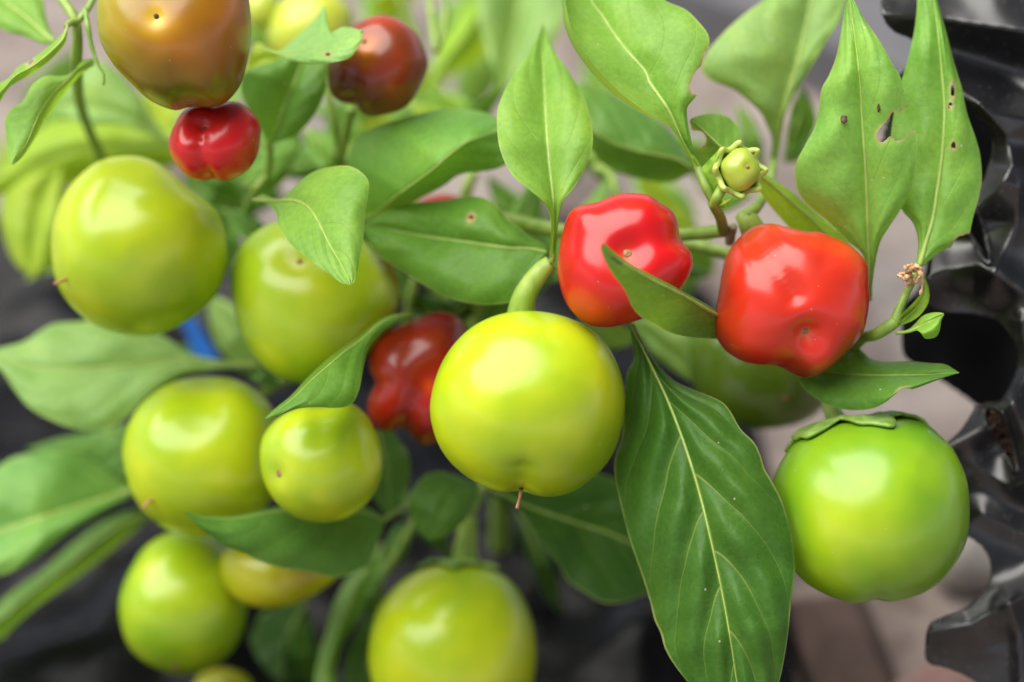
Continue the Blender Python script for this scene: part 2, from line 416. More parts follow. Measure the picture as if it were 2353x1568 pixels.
def sheet_depth(P):
    d = np.full(len(P), .5225)
    for line, wd, h in RIDGES:
        sd2 = seg_dist(P, line)/(wd*1.1); d -= .75*h*(.68*np.exp(-sd2**2) + .32*np.exp(-sd2*2.2))
    d += np.array([.0030*noise.noise(Vector((p[0]*.005, p[1]*.005, 3))) + .0004*noise.noise(Vector((p[0]*.016, p[1]*.016, 9))) for p in P])
    d += np.clip((P[:, 1]-1500)/900, 0, 1)*.02
    return d
SHEET = spline([(2020, -90), (2022, -40), (2025, 10), (2032, 48), (2055, 74), (2092, 90), (2110, 110), (2095, 145), (2066, 165), (2058, 195), (2045, 250),
    (2030, 300), (2025, 345), (2060, 410), (2108, 470), (2138, 540), (2142, 590), (2134, 640), (2122, 672), (2104, 692), (2088, 725), (2077, 765), (2078, 815), (2118, 845),
    (2161, 878), (2200, 902), (2238, 929), (2230, 952), (2203, 992), (2176, 1016), (2150, 1060), (2160, 1150), (2195, 1215), (2235, 1240), (2264, 1266), (2278, 1302),
    (2270, 1342), (2248, 1372), (2212, 1400), (2168, 1416), (2136, 1434), (2126, 1475), (2130, 1522), (2172, 1535), (2222, 1556), (2258, 1590),
    (2275, 1700), (2230, 2380), (2500, 2390), (2780, 2390), (2780, 1000), (2780, -300), (2400, -300), (2020, -300), (2016, -180)], 760, True)
def cut(poly, n=90): return spline(poly, n, True)
HOLES = [
    cut([(2204, 474), (2216, 466), (2236, 474), (2252, 505), (2266, 545), (2275, 585), (2273, 606), (2260, 596), (2240, 562), (2220, 530), (2207, 500)]),
    cut([(2112, 694), (2161, 716), (2231, 722), (2290, 738), (2322, 778), (2338, 822), (2330, 860), (2300, 915), (2264, 932), (2238, 931), (2190, 903), (2130, 862), (2050, 840), (2040, 720)]),
    cut([(2263, 944), (2280, 938), (2300, 944), (2314, 970), (2325, 1010), (2335, 1060), (2337, 1085), (2329, 1080), (2308, 1042), (2284, 1000), (2276, 984), (2268, 988), (2264, 968)]),
    cut([(2205, 215), (2240, 264), (2266, 284), (2279, 318), (2279, 352), (2267, 392), (2252, 418), (2232, 380), (2215, 300)]),
]
def masked_sheet(x0, x1, y0, y1, st, outline, holes, depth):
    nx, ny = int((x1-x0)/st), int((y1-y0)/st)
    P = np.array([(x0+st*i, y0+st*j) for j in range(ny+1) for i in range(nx+1)], float)
    inn = inside(P, outline); near, dist = nearest_on(P, outline)
    mv = (~inn) & (dist < st*.9); P2 = P.copy(); P2[mv] = near[mv]; ok = inn | mv
    for h in holes:
        hin = inside(P2, h); nr, ds = nearest_on(P2, h)
        m2 = hin & (ds < st*.9); P2[m2] = nr[m2]; ok &= ~(hin & ~m2)
        inn &= ~hin
    F = []
    for j in range(ny):
        for i in range(nx):
            q = (j*(nx+1)+i, (j+1)*(nx+1)+i, (j+1)*(nx+1)+i+1, j*(nx+1)+i+1)
            if all(ok[k] for k in q) and any(inn[k] for k in q): F.append(q)
    used = np.unique(np.array(F).ravel()); re = -np.ones(len(P), int); re[used] = np.arange(len(used))
    P2 = P2[used]
    return at_np(P2[:, 0], P2[:, 1], depth(P2)), [tuple(re[k] for k in f) for f in F]
root = empty('plastic_sheet', at(2420, 2390, .56))
tag(root, 'glossy black folded plastic sheet with torn openings at the right edge', 'plastic sheet')
V, F = masked_sheet(2000, 2790, -306, 2396, 5.5, SHEET, HOLES, sheet_depth)
o = obj('folded_skin', V, F, MAT['sheet'], root)
md = o.modifiers.new('thickness', 'SOLIDIFY'); md.thickness = .0009; md.offset = -1
BACK = spline([(2076, 700), (2072, 765), (2078, 818), (2118, 847), (2170, 880), (2236, 926), (2290, 960), (2400, 960), (2400, 420), (2300, 180), (2180, 180), (2150, 420), (2120, 640)], 200, True)
V, F = masked_sheet(2060, 2410, 170, 970, 7, BACK, [], lambda P: .548 + .00004*(P[:, 0]-2200) + np.array([.004*noise.noise(Vector((p[0]*.006, p[1]*.006, 7))) for p in P]))
o = obj('inner_wall', V, F, MAT['inner'], root)
for k, rr in ((0, 7), (2, 2.6)):
    h = HOLES[k]; dd = sheet_depth(h)
    pts = [at(x, y, d_-.0006) for (x, y), d_ in zip(h, dd)]; pts.append(pts[0])
    V, F = tube_mesh(pts, [unit(rr)*(1+.35*noise.noise(Vector(p)*300)) for p in pts], 8, False)
    obj('torn_rim', V, F, MAT['sheet'], root)
# potting soil showing in the lower tear
V, F = masked_sheet(2240, 2360, 925, 1105, 3, cut([(2252, 932), (2310, 930), (2340, 1000), (2350, 1095), (2320, 1090), (2270, 1010)]), [],
    lambda P: sheet_depth(P) + .0045 + np.array([.0022*noise.noise(Vector((p[0]*.09, p[1]*.09, 1))) + .0014*noise.noise(Vector((p[0]*.3, p[1]*.3, 5))) for p in P]))
tag(obj('soil', V, F, MAT['soil']), 'dark brown potting soil inside the tear of the black plastic', 'soil', kind='stuff')

# ------------------------------------------------------------------ pepper plant
plant = empty('pepper_plant', on_ground(1150, 1050))
tag(plant, 'bushy green pepper plant with chewed leaves carrying the green and red peppers', 'pepper plant')

def leaf(L, mid, Rr, dm, dl=0., dr=0., b=(0., 0.), col_=(.10, .24, .035), vein=.45, nv=48, nh=12, rip=.0006, curl=(0, 0), holes=(), rib=5., ribside=1, roll=(0, 0), lift=.004, seed=None, name='leaf', under=False, disp=0.):
    """Blade between a left edge, midrib and right edge (each base to tip, picture units);
    dm depth of the midrib base..tip, dl / dr depth of the edges against it, b bulge of each half."""
    sd_ = seed if seed is not None else random.random()*50
    l, m, r = spline(L, nv), spline(mid, nv), spline(Rr, nv)
    t = np.linspace(0, 1, nv); dmid = np.interp(t, np.linspace(0, 1, len(dm)), dm)
    def prof(x): 
        x = np.atleast_1d(x); return np.interp(t, np.linspace(0, 1, len(x)), x)
    env = np.clip(np.sin(np.pi*np.clip(t*1.02, 0, 1)), 0, 1)**.6
    dl_, dr_ = prof(dl)*env, prof(dr)*env
    P, UV, U = [], [], []
    for i in range(nv):
        for k in range(-nh, nh+1):
            u = k/nh; a = abs(u); e = l[i] if u < 0 else r[i]
            ro = roll[0] if u < 0 else roll[1]; up_ = 0.
            if ro:
                up_ = max(0., (a-.78)/.22); a_ = a/.78 if a < .78 else 1 - ro*env[i]*up_
            else: a_ = a
            xy = m[i]*(1-a_) + e*a_
            dd = dmid[i] + (dl_[i] if u < 0 else dr_[i])*a + (b[0] if u < 0 else b[1])*4*a*(1-a)*env[i]
            if ro: dd -= lift*up_*(2-up_)*env[i]
            cu = curl[0] if u < 0 else curl[1]
            if cu: dd += cu*max(0, (a-.72)/.28)**2*env[i]
            dd += rip*a*a*math.sin(t[i]*17+sd_+(2 if u > 0 else 0))*env[i]
            dd += .0012*noise.noise(Vector((xy[0]*.012+sd_, xy[1]*.012, sd_)))*min(1, 3*a)
            if disp:
                s_ = (t[i]-.34*a**1.25)*5.5 + (.45 if u > 0 else 0); f_ = abs(s_ % 1-.5)
                dd -= disp*math.sin(math.pi*f_)**1.6*min(1, a*5)*(1-a**3)*env[i]
            P.append((xy[0], xy[1], dd)); UV.append(((u+1)/2, t[i]))
    P = np.array(P); W = 2*nh+1; ok = np.ones(len(P), bool); tint = np.zeros(len(P))
    for h in holes:
        h = spline(h, 60, True); XY = P[:, :2].copy(); hin = inside(XY, h); nr, ds = nearest_on(XY, h)
        nb = np.zeros(len(P), bool); g = hin.reshape(nv, W); o_ = ~g
        adj = np.zeros_like(g); adj[1:] |= o_[:-1]; adj[:-1] |= o_[1:]; adj[:, 1:] |= o_[:, :-1]; adj[:, :-1] |= o_[:, 1:]
        adj[1:, 1:] |= o_[:-1, :-1]; adj[:-1, :-1] |= o_[1:, 1:]; adj[1:, :-1] |= o_[:-1, 1:]; adj[:-1, 1:] |= o_[1:, :-1]
        snap = hin & adj.ravel(); P[snap, 0:2] = nr[snap]; ok &= ~(hin & ~snap)
        tint = np.maximum(tint, np.where(snap, 1.0, np.where(~hin, np.clip(1-ds/9, 0, 1)*.6, 0)))
        inn_h = hin
        dead = hin
        holes_in.append(dead)
    ia = (nv//2)*W + nh; ta = P[ia+W, :2] - P[ia-W, :2]; tb = P[ia+max(1, nh//3), :2] - P[ia-max(1, nh//3), :2]
    flip = ((tb[0]*ta[1] - tb[1]*ta[0]) > 0) != under
    F = []
    hin_all = np.zeros(len(P), bool)
    for dead in holes_in: hin_all |= dead
    holes_in.clear()
    for i in range(nv-1):
        for k in range(W-1):
            q = (i*W+k, i*W+k+1, (i+1)*W+k+1, (i+1)*W+k)
            if not all(ok[x] for x in q) or all(hin_all[x] for x in q): continue
            F.append(q[::-1] if flip else q)
    V = at_np(P[:, 0], P[:, 1], P[:, 2])
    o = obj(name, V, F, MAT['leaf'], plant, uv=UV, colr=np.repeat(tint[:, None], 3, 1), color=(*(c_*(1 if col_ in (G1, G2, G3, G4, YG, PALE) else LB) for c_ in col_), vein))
    if rib:
        c = [Vector(V[i*W+nh]) for i in range(nv)]
        off = Vector(FWD)*(-ribside)
        rad = [unit(rib)*max(.12, (1-t[i])**.8) for i in range(nv)]
        pts = [c[i] + off*(rad[i]*.25) for i in range(nv)]
        tv, tf = tube_mesh(pts, rad, 8)
        obj('midrib', tv, tf, MAT['midrib'], o)
    return o
holes_in = []
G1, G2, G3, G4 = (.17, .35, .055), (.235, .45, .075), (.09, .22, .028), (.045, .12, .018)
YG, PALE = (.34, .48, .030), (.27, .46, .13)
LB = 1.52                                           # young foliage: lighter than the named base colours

# --- the big hanging leaf, lower right
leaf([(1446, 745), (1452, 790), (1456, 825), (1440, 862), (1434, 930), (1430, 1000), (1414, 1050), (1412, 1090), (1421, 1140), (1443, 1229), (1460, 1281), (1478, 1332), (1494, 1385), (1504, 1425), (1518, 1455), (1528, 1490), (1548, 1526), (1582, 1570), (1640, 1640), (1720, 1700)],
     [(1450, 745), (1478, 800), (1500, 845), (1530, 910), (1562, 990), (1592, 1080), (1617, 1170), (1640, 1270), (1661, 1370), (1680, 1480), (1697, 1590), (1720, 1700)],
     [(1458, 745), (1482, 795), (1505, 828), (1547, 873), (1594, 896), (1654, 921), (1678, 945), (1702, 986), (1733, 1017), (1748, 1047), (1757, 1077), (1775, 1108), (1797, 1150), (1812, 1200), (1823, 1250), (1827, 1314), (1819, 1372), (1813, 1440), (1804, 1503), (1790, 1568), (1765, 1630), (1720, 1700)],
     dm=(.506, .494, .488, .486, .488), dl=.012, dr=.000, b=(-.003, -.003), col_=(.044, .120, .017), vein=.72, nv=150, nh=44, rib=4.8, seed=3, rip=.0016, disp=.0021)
# --- spade leaf, upper centre
leaf([(1262, 602), (1266, 520), (1255, 475), (1220, 440), (1175, 400), (1148, 340), (1142, 270), (1150, 230), (1175, 180), (1210, 130), (1235, 85), (1248, 54)],
     [(1268, 602), (1274, 520), (1272, 470), (1265, 400), (1258, 320), (1251, 200), (1247, 120), (1248, 54)],
     [(1276, 602), (1282, 520), (1294, 465), (1320, 430), (1345, 385), (1362, 330), (1356, 270), (1340, 220), (1310, 170), (1275, 120), (1256, 80), (1249, 54)],
     dm=(.500, .496, .500, .512, .525), dl=-.006, dr=-.004, b=(-.002, -.002), col_=G2, vein=.35, rib=7, seed=5)
# --- top leaf with a chewed right edge
leaf([(1588, 366), (1558, 317), (1531, 287), (1465, 254), (1410, 217), (1372, 181), (1345, 150), (1318, 110), (1300, 70), (1293, 30), (1291, -20), (1298, -80), (1330, -120)],
     [(1592, 366), (1569, 323), (1543, 265), (1521, 230), (1494, 192), (1482, 164), (1443, 120), (1410, 77), (1384, 36), (1358, 0), (1345, -60), (1330, -120)],
     [(1596, 366), (1588, 320), (1580, 275), (1580, 246), (1600, 222), (1612, 190), (1622, 150), (1630, 105), (1627, 79), (1607, 52), (1575, 22), (1525, 0), (1470, -40), (1400, -90), (1330, -120)],
     dm=(.494, .494, .500, .510, .522), dl=-.012, dr=-.002, b=(.002, -.003), col_=G2, vein=.4, rib=6, roll=(.17, 0), seed=9, nv=70, nh=18,
     holes=[[(1660, 110), (1632, 108), (1620, 122), (1612, 150), (1602, 160), (1590, 182), (1584, 204), (1597, 217), (1640, 222)]])
# --- pale leaf, top right, behind
leaf([(1768, 380), (1774, 320), (1762, 290), (1748, 260), (1711, 224), (1679, 202), (1635, 186), (1613, 164), (1613, 148), (1629, 115), (1657, 82), (1684, 55), (1725, 22), (1755, 0), (1805, -50), (1880, -100)],
     [(1776, 380), (1787, 301), (1809, 219), (1831, 150), (1844, 96), (1858, 27), (1868, -30), (1880, -100)],
     [(1787, 380), (1798, 300), (1809, 252), (1833, 205), (1869, 148), (1904, 90), (1932, 48), (1945, 0), (1940, -40), (1880, -100)],
     dm=(.540, .535, .535, .540, .548), dl=-.004, dr=.002, b=(-.004, -.002), col_=PALE, vein=.5, rib=10, roll=(0, .15), seed=12)
# --- right leaf with the big bite
leaf([(1992, 690), (1990, 640), (1984, 590), (1951, 556), (1904, 510), (1858, 472), (1833, 441), (1827, 409), (1829, 375), (1850, 334), (1869, 298), (1880, 260), (1888, 205), (1904, 175), (1921, 131), (1932, 77), (1940, 27), (1948, -14)],
     [(1997, 690), (1997, 614), (1995, 545), (1992, 450), (1988, 368), (1982, 287), (1976, 192), (1967, 109), (1958, 41), (1949, -14)],
     [(2001, 690), (2010, 614), (2022, 559), (2044, 521), (2071, 480), (2093, 436), (2101, 395), (2107, 356), (2108, 320), (2103, 290), (2094, 262), (2083, 230), (2069, 178), (2052, 148), (2030, 109), (2011, 79), (1986, 44), (1965, 5), (1950, -14)],
     dm=(.508, .500, .494, .491, .494), dl=.006, dr=-.003, b=(-.004, -.003), col_=(.16, .32, .06), vein=.35, rib=7, seed=15, nv=110, nh=34,
     holes=[[(2125, 298), (2100, 300), (2086, 305), (2076, 319), (2060, 324), (2046, 313), (2036, 322), (2024, 328), (2016, 318), (2015, 305), (2026, 291), (2041, 275), (2052, 257), (2064, 260), (2078, 250), (2125, 236)]])
# --- rightmost leaf with small holes
leaf([(2102, 612), (2110, 560), (2099, 515), (2074, 485), (2056, 440), (2046, 380), (2046, 330), (2051, 280), (2062, 220), (2074, 178), (2085, 140), (2099, 80), (2106, 30), (2109, -10), (2125, -70)],
     [(2112, 612), (2121, 581), (2130, 550), (2143, 504), (2154, 436), (2162, 380), (2167, 328), (2170, 246), (2164, 164), (2156, 82), (2145, 0), (2125, -70)],
     [(2122, 612), (2145, 592), (2170, 574), (2195, 566), (2224, 546), (2236, 500), (2250, 450), (2256, 410), (2252, 356), (2241, 315), (2222, 260), (2211, 205), (2194, 150), (2175, 77), (2159, 19), (2148, -20), (2125, -70)],
     dm=(.499, .500, .502, .504, .508), dl=.003, dr=.001, b=(-.002, -.002), col_=(.15, .31, .05), vein=.3, rib=6, seed=18, nv=110, nh=36,
     holes=[[(2189, 186), (2193, 200), (2192, 222), (2186, 222), (2185, 204)], [(2183, 230), (2188, 238), (2187, 248), (2179, 249), (2180, 238)],
            [(2191, 324), (2196, 332), (2194, 343), (2187, 345), (2185, 335)],
            [(2190, 580), (2191, 558), (2203, 544), (2215, 541), (2224, 537), (2240, 545), (2230, 590)]])
# --- leaf lying over the centre red pepper
leaf([(1690, 745), (1660, 722), (1635, 706), (1591, 681), (1547, 657), (1492, 629), (1451, 607), (1419, 585), (1396, 566), (1386, 558)],
     [(1690, 752), (1660, 732), (1632, 716), (1588, 690), (1543, 666), (1488, 638), (1447, 614), (1415, 590), (1394, 568), (1386, 558)],
     [(1690, 782), (1640, 779), (1588, 775), (1547, 767), (1506, 748), (1476, 731), (1454, 707), (1435, 666), (1410, 633), (1391, 600), (1381, 572), (1385, 558)],
     dm=(.508, .490, .474, .464, .460), dl=.008, dr=.001, b=(0, -.001), col_=(.085, .185, .028), vein=.35, rib=5, seed=21, nv=60, nh=16)
# --- leaf over the second green pepper
leaf([(583, 462), (600, 466), (617, 472), (634, 490), (642, 524), (661, 554), (694, 584), (727, 608), (757, 630), (784, 650), (804, 656)],
     [(583, 460), (610, 462), (640, 462), (675, 461), (705, 474), (727, 502), (754, 556), (779, 600), (797, 632), (806, 655)],
     [(586, 455), (605, 447), (630, 458), (650, 458), (666, 442), (688, 417), (721, 395), (759, 384), (798, 381), (825, 392), (846, 414), (847, 441), (840, 482), (836, 537), (828, 586), (821, 628), (814, 649), (806, 656)],
     dm=(.520, .506, .496, .490, .484), dl=-.002, dr=.004, b=(-.001, -.003), col_=G2, vein=.35, rib=5, seed=24, nv=60, nh=16)
# --- folded leaf, centre top
leaf([(838, 506), (802, 450), (798, 385), (815, 320), (860, 292), (918, 274), (1003, 253), (1071, 252), (1126, 263), (1200, 300)],
     [(838, 506), (880, 477), (915, 447), (989, 394), (1030, 358), (1071, 328), (1105, 315), (1140, 304), (1200, 300)],
     [(840, 508), (880, 488), (948, 464), (1017, 429), (1045, 408), (1071, 398), (1142, 388), (1200, 350), (1205, 305)],
     dm=(.540, .520, .512, .516, .530), dl=.016, dr=.012, b=(-.002, 0), col_=(.13, .29, .05), vein=.4, rib=3, seed=27)
# --- leaf left of the stalk, with a hole
leaf([(1258, 578), (1252, 562), (1219, 543), (1192, 521), (1164, 502), (1142, 474), (1112, 455), (1071, 452), (1017, 461), (935, 469), (880, 488), (830, 520)],
     [(1258, 580), (1219, 572), (1164, 569), (1071, 556), (978, 543), (907, 529), (860, 522), (830, 520)],
     [(1258, 584), (1250, 612), (1240, 640), (1222, 672), (1192, 690), (1164, 697), (1112, 701), (1058, 693), (1017, 680), (978, 658), (940, 633), (907, 611), (874, 592), (845, 550), (830, 522)],
     dm=(.512, .514, .518, .524, .532), dl=.004, dr=-.004, b=(-.003, -.003), col_=(.085, .195, .025), vein=.3, rib=4, seed=30, nv=80, nh=24,
     holes=[[(1084, 490), (1089, 496), (1085, 507), (1077, 510), (1075, 503)]])
# --- leaf over the small green pepper (edge on)
leaf([(946, 722), (902, 724), (866, 740), (825, 775), (787, 800), (749, 829), (705, 870), (669, 909), (634, 937), (608, 961)],
     [(946, 724), (904, 728), (869, 746), (829, 782), (792, 809), (755, 840), (711, 878), (674, 915), (638, 942), (608, 962)],
     [(946, 727), (907, 745), (870, 772), (845, 805), (834, 850), (824, 900), (806, 930), (770, 938), (727, 936), (683, 940), (647, 954), (610, 965)],
     dm=(.528, .512, .500, .494, .494), dl=.010, dr=-.002, b=(0, -.002), col_=(.09, .20, .028), vein=.3, rib=3, seed=33)
# --- leaf under the small green pepper
leaf([(885, 1190), (840, 1165), (760, 1150), (700, 1155), (647, 1163), (613, 1169), (560, 1181), (520, 1186), (465, 1184), (421, 1175)],
     [(885, 1196), (840, 1180), (760, 1172), (700, 1172), (647, 1174), (613, 1178), (560, 1188), (520, 1192), (465, 1188), (421, 1175)],
     [(885, 1200), (874, 1230), (860, 1268), (840, 1300), (811, 1317), (770, 1328), (716, 1316), (661, 1309), (606, 1294), (560, 1272), (514, 1254), (479, 1229), (451, 1205), (421, 1177)],
     dm=(.545, .538, .530, .522, .516), dl=.008, dr=-.004, b=(0, -.003), col_=(.07, .165, .028), vein=.35, rib=3, seed=36)
# --- big blurred leaves on the left
leaf([(600, 838), (520, 832), (438, 812), (380, 775), (300, 745), (230, 735), (178, 740), (140, 742), (109, 750), (55, 785), (0, 800), (-45, 815)],
     [(600, 844), (520, 838), (410, 829), (301, 842), (191, 851), (82, 848), (20, 828), (-45, 815)],
     [(600, 850), (520, 847), (465, 855), (410, 868), (342, 910), (301, 951), (260, 976), (219, 988), (178, 988), (123, 969), (68, 938), (27, 888), (0, 850), (-45, 818)],
     dm=(.575, .565, .560, .558, .560), dl=.010, dr=-.008, b=(-.003, -.003), col_=PALE, vein=.45, rib=9, seed=40)
leaf([(310, 1125), (274, 1103), (219, 1064), (164, 1042), (109, 1037), (41, 1048), (0, 1070), (-60, 1120), (-120, 1210)],
     [(310, 1128), (246, 1147), (164, 1170), (82, 1196), (0, 1222), (-60, 1235), (-120, 1215)],
     [(310, 1132), (290, 1148), (232, 1177), (164, 1218), (109, 1260), (55, 1298), (0, 1322), (-60, 1310), (-120, 1220)],
     dm=(.58, .575, .57, .57, .572), dl=.008, dr=-.006, b=(-.003, -.003), col_=(.13, .28, .06), vein=.5, rib=10, seed=43)
leaf([(330, 990), (290, 974), (246, 985), (191, 997), (150, 1005), (110, 1015), (60, 1030)],
     [(330, 1010), (290, 1020), (240, 1030), (190, 1028), (140, 1030), (100, 1030), (60, 1031)],
     [(330, 1030), (300, 1085), (270, 1090), (246, 1085), (200, 1060), (150, 1045), (60, 1033)],
     dm=(.59, .588, .586, .585), dl=.004, dr=-.004, col_=(.085, .19, .035), rib=0, seed=44)
leaf([(340, 1182), (301, 1174), (232, 1200), (164, 1252), (96, 1312), (41, 1350), (0, 1385), (-70, 1470)],
     [(340, 1186), (290, 1200), (230, 1240), (160, 1296), (90, 1350), (40, 1390), (0, 1425), (-70, 1475)],
     [(340, 1192), (320, 1210), (274, 1250), (191, 1316), (137, 1355), (82, 1394), (27, 1443), (0, 1470), (-70, 1482)],
     dm=(.60, .595, .59, .585, .585), dl=.004, dr=.012, col_=(.095, .20, .03), vein=.3, rib=6, seed=46)
# --- dark leaf below the main pepper
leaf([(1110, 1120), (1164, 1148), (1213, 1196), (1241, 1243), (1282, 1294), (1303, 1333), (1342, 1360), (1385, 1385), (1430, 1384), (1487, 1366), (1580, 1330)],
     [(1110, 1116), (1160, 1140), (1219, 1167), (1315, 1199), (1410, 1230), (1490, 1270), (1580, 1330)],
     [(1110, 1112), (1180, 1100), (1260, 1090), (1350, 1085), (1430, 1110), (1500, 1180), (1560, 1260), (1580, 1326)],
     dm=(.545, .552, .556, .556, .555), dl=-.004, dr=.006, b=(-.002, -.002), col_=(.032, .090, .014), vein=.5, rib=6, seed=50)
# --- small round leaf, bottom centre
leaf([(1101, 1112), (1044, 1092), (1011, 1084), (980, 1090), (955, 1115), (940, 1150), (948, 1190), (960, 1222), (985, 1242)],
     [(1101, 1116), (1065, 1120), (1040, 1135), (1020, 1165), (1005, 1200), (985, 1242)],
     [(1101, 1120), (1098, 1140), (1082, 1175), (1060, 1205), (1035, 1224), (1010, 1238), (985, 1243)],
     dm=(.555, .548, .545, .548), dl=.003, dr=.003, b=(-.002, -.002), col_=(.075, .175, .03), vein=.2, rib=0, seed=52)
# --- leaf below the right red pepper
leaf([(1890, 800), (1930, 800), (1956, 803), (1970, 797), (1985, 810), (2000, 823), (2033, 831), (2082, 830), (2137, 835), (2172, 838), (2204, 856)],
     [(1880, 850), (1904, 856), (1950, 860), (2000, 862), (2050, 862), (2096, 862), (2150, 860), (2204, 857)],
     [(1850, 862), (1836, 872), (1850, 896), (1877, 917), (1904, 931), (1937, 941), (1973, 943), (2006, 939), (2036, 924), (2063, 903), (2090, 897), (2123, 886), (2167, 869), (2204, 858)],
     dm=(.510, .506, .500, .496, .492), dl=.006, dr=-.006, b=(-.002, -.003), col_=(.075, .175, .026), vein=.25, rib=2.5, seed=55, nv=70, nh=18,
     holes=[[(2062, 912), (2064, 898), (2078, 893), (2094, 896), (2090, 915)]])
# --- small bracts on the flower shoot at the right
leaf([(2060, 764), (2085, 758), (2101, 746), (2118, 728), (2136, 720), (2155, 718), (2168, 720)],
     [(2060, 766), (2088, 762), (2110, 752), (2130, 742), (2150, 732), (2169, 722)],
     [(2060, 769), (2090, 765), (2110, 760), (2120, 772), (2128, 779), (2150, 775), (2159, 760), (2163, 738), (2170, 723)],
     dm=(.498, .495, .492, .492), dl=.004, dr=-.002, b=(-.001, -.004), col_=(.17, .32, .045), vein=.1, rib=4, seed=58)
leaf([(2058, 744), (2075, 720), (2095, 700), (2112, 680), (2120, 660), (2118, 635)],
     [(2060, 746), (2085, 728), (2108, 706), (2124, 682), (2128, 660), (2122, 636)],
     [(2064, 750), (2095, 738), (2118, 720), (2134, 692), (2134, 662), (2124, 634)],
     dm=(.498, .500, .502, .504), dl=-.003, dr=-.002, b=(.002, .001), col_=(.17, .31, .045), vein=.1, rib=3, seed=59)
# --- strap-like backlit leaf behind the right red pepper
leaf([(1735, 385), (1762, 402), (1809, 433), (1872, 485), (1915, 521), (1955, 562), (1990, 640)],
     [(1738, 398), (1770, 422), (1815, 462), (1865, 505), (1905, 545), (1945, 585), (1990, 642)],
     [(1738, 418), (1752, 450), (1785, 492), (1832, 545), (1875, 590), (1925, 625), (1986, 648)],
     dm=(.505, .512, .518, .522, .526), dl=.002, dr=.003, col_=(.22, .36, .035), vein=.15, rib=3, seed=62)
# --- little leaf by the bud
leaf([(1702, 348), (1700, 328), (1703, 312), (1695, 290), (1670, 268), (1640, 262), (1615, 264), (1590, 272)],
     [(1702, 352), (1680, 348), (1657, 338), (1636, 318), (1612, 296), (1586, 276)],
     [(1698, 358), (1675, 372), (1650, 378), (1626, 362), (1606, 345), (1598, 320), (1590, 300), (1585, 279)],
     dm=(.500, .502, .503, .504), dl=.007, dr=.010, col_=(.14, .28, .045), vein=.2, rib=4, seed=64, nv=60, nh=18,
     holes=[[(1570, 300), (1590, 300), (1612, 303), (1622, 316), (1621, 330), (1610, 338), (1597, 341), (1575, 345)]])
# --- leaves by the top-left node
leaf([(156, 52), (137, 84), (82, 130), (41, 155), (19, 180), (-10, 200), (-30, 250)],
     [(156, 58), (140, 96), (84, 146), (36, 174), (14, 198), (-8, 222), (-30, 252)],
     [(156, 66), (146, 106), (86, 162), (30, 194), (12, 214), (-4, 240), (-30, 254)],
     dm=(.505, .500, .498, .500), dl=.004, dr=.005, col_=(.17, .31, .035), vein=.1, rib=3, seed=66, nv=60, nh=12,
     holes=[[(62, 147), (70, 138), (77, 136), (74, 145), (65, 151)]])
leaf([(216, 134), (190, 140), (165, 168), (142, 175), (104, 176), (74, 197), (52, 235), (25, 250), (11, 278), (16, 328), (19, 365), (28, 379)],
     [(216, 146), (180, 160), (153, 186), (123, 214), (90, 263), (63, 326), (45, 352), (29, 379)],
     [(217, 150), (188, 170), (168, 192), (142, 224), (109, 270), (82, 316), (54, 358), (30, 380)],
     dm=(.515, .508, .502, .498), dl=.003, dr=.009, b=(-.002, 0), col_=G2, vein=.2, rib=3, seed=68)
leaf([(126, 92), (112, 60), (104, 33), (96, -5), (60, -40), (0, -60), (-70, -50)],
     [(126, 96), (95, 72), (60, 40), (20, 10), (-20, -20), (-70, -48)],
     [(124, 100), (100, 102), (55, 84), (20, 74), (-20, 50), (-50, 10), (-70, -46)],
     dm=(.53, .535, .54, .545), dl=.004, dr=-.002, b=(-.002, -.002), col_=G2, vein=.2, rib=5, seed=70)
# --- blurred leaves, upper left
leaf([(392, 325), (350, 270), (310, 210), (270, 165), (225, 140), (180, 160), (130, 230)],
     [(392, 328), (345, 300), (300, 275), (250, 255), (190, 245), (130, 240)],
     [(392, 332), (350, 312), (300, 292), (250, 285), (190, 285), (130, 260)],
     dm=(.585, .58, .58, .585), dl=.004, dr=-.004, b=(-.003, -.002), col_=PALE, vein=.3, rib=9, seed=72)
leaf([(420, 300), (330, 285), (220, 270), (130, 280), (60, 320), (0, 400), (-60, 450)],
     [(420, 330), (330, 335), (220, 340), (120, 360), (40, 400), (-60, 456)],
     [(420, 370), (340, 400), (240, 420), (130, 430), (40, 440), (-60, 462)],
     dm=(.60, .60, .60, .605), dl=.008, dr=.012, b=(-.004, -.004), col_=(.24, .36, .03), vein=.3, rib=5, seed=74)
leaf([(140, 380), (80, 390), (20, 430), (2, 490), (10, 550), (35, 605), (75, 640)],
     [(140, 384), (110, 420), (90, 470), (78, 530), (72, 580), (76, 640)],
     [(144, 384), (150, 430), (150, 500), (135, 560), (115, 610), (78, 640)],
     dm=(.60, .60, .598, .596), dl=.004, dr=-.002, b=(-.004, -.004), col_=(.24, .34, .03), vein=.2, rib=4, seed=76)
leaf([(617, 330), (600, 300), (575, 258), (555, 215), (560, 170), (600, 150), (650, 130), (720, 60)],
     [(620, 330), (637, 295), (655, 240), (675, 190), (692, 145), (720, 62)],
     [(625, 330), (680, 310), (715, 275), (740, 230), (752, 185), (752, 140), (722, 64)],
     dm=(.540, .536, .534, .536, .54), dl=-.002, dr=-.003, b=(-.002, -.002), col_=(.085, .19, .03), vein=.3, rib=6, seed=78)
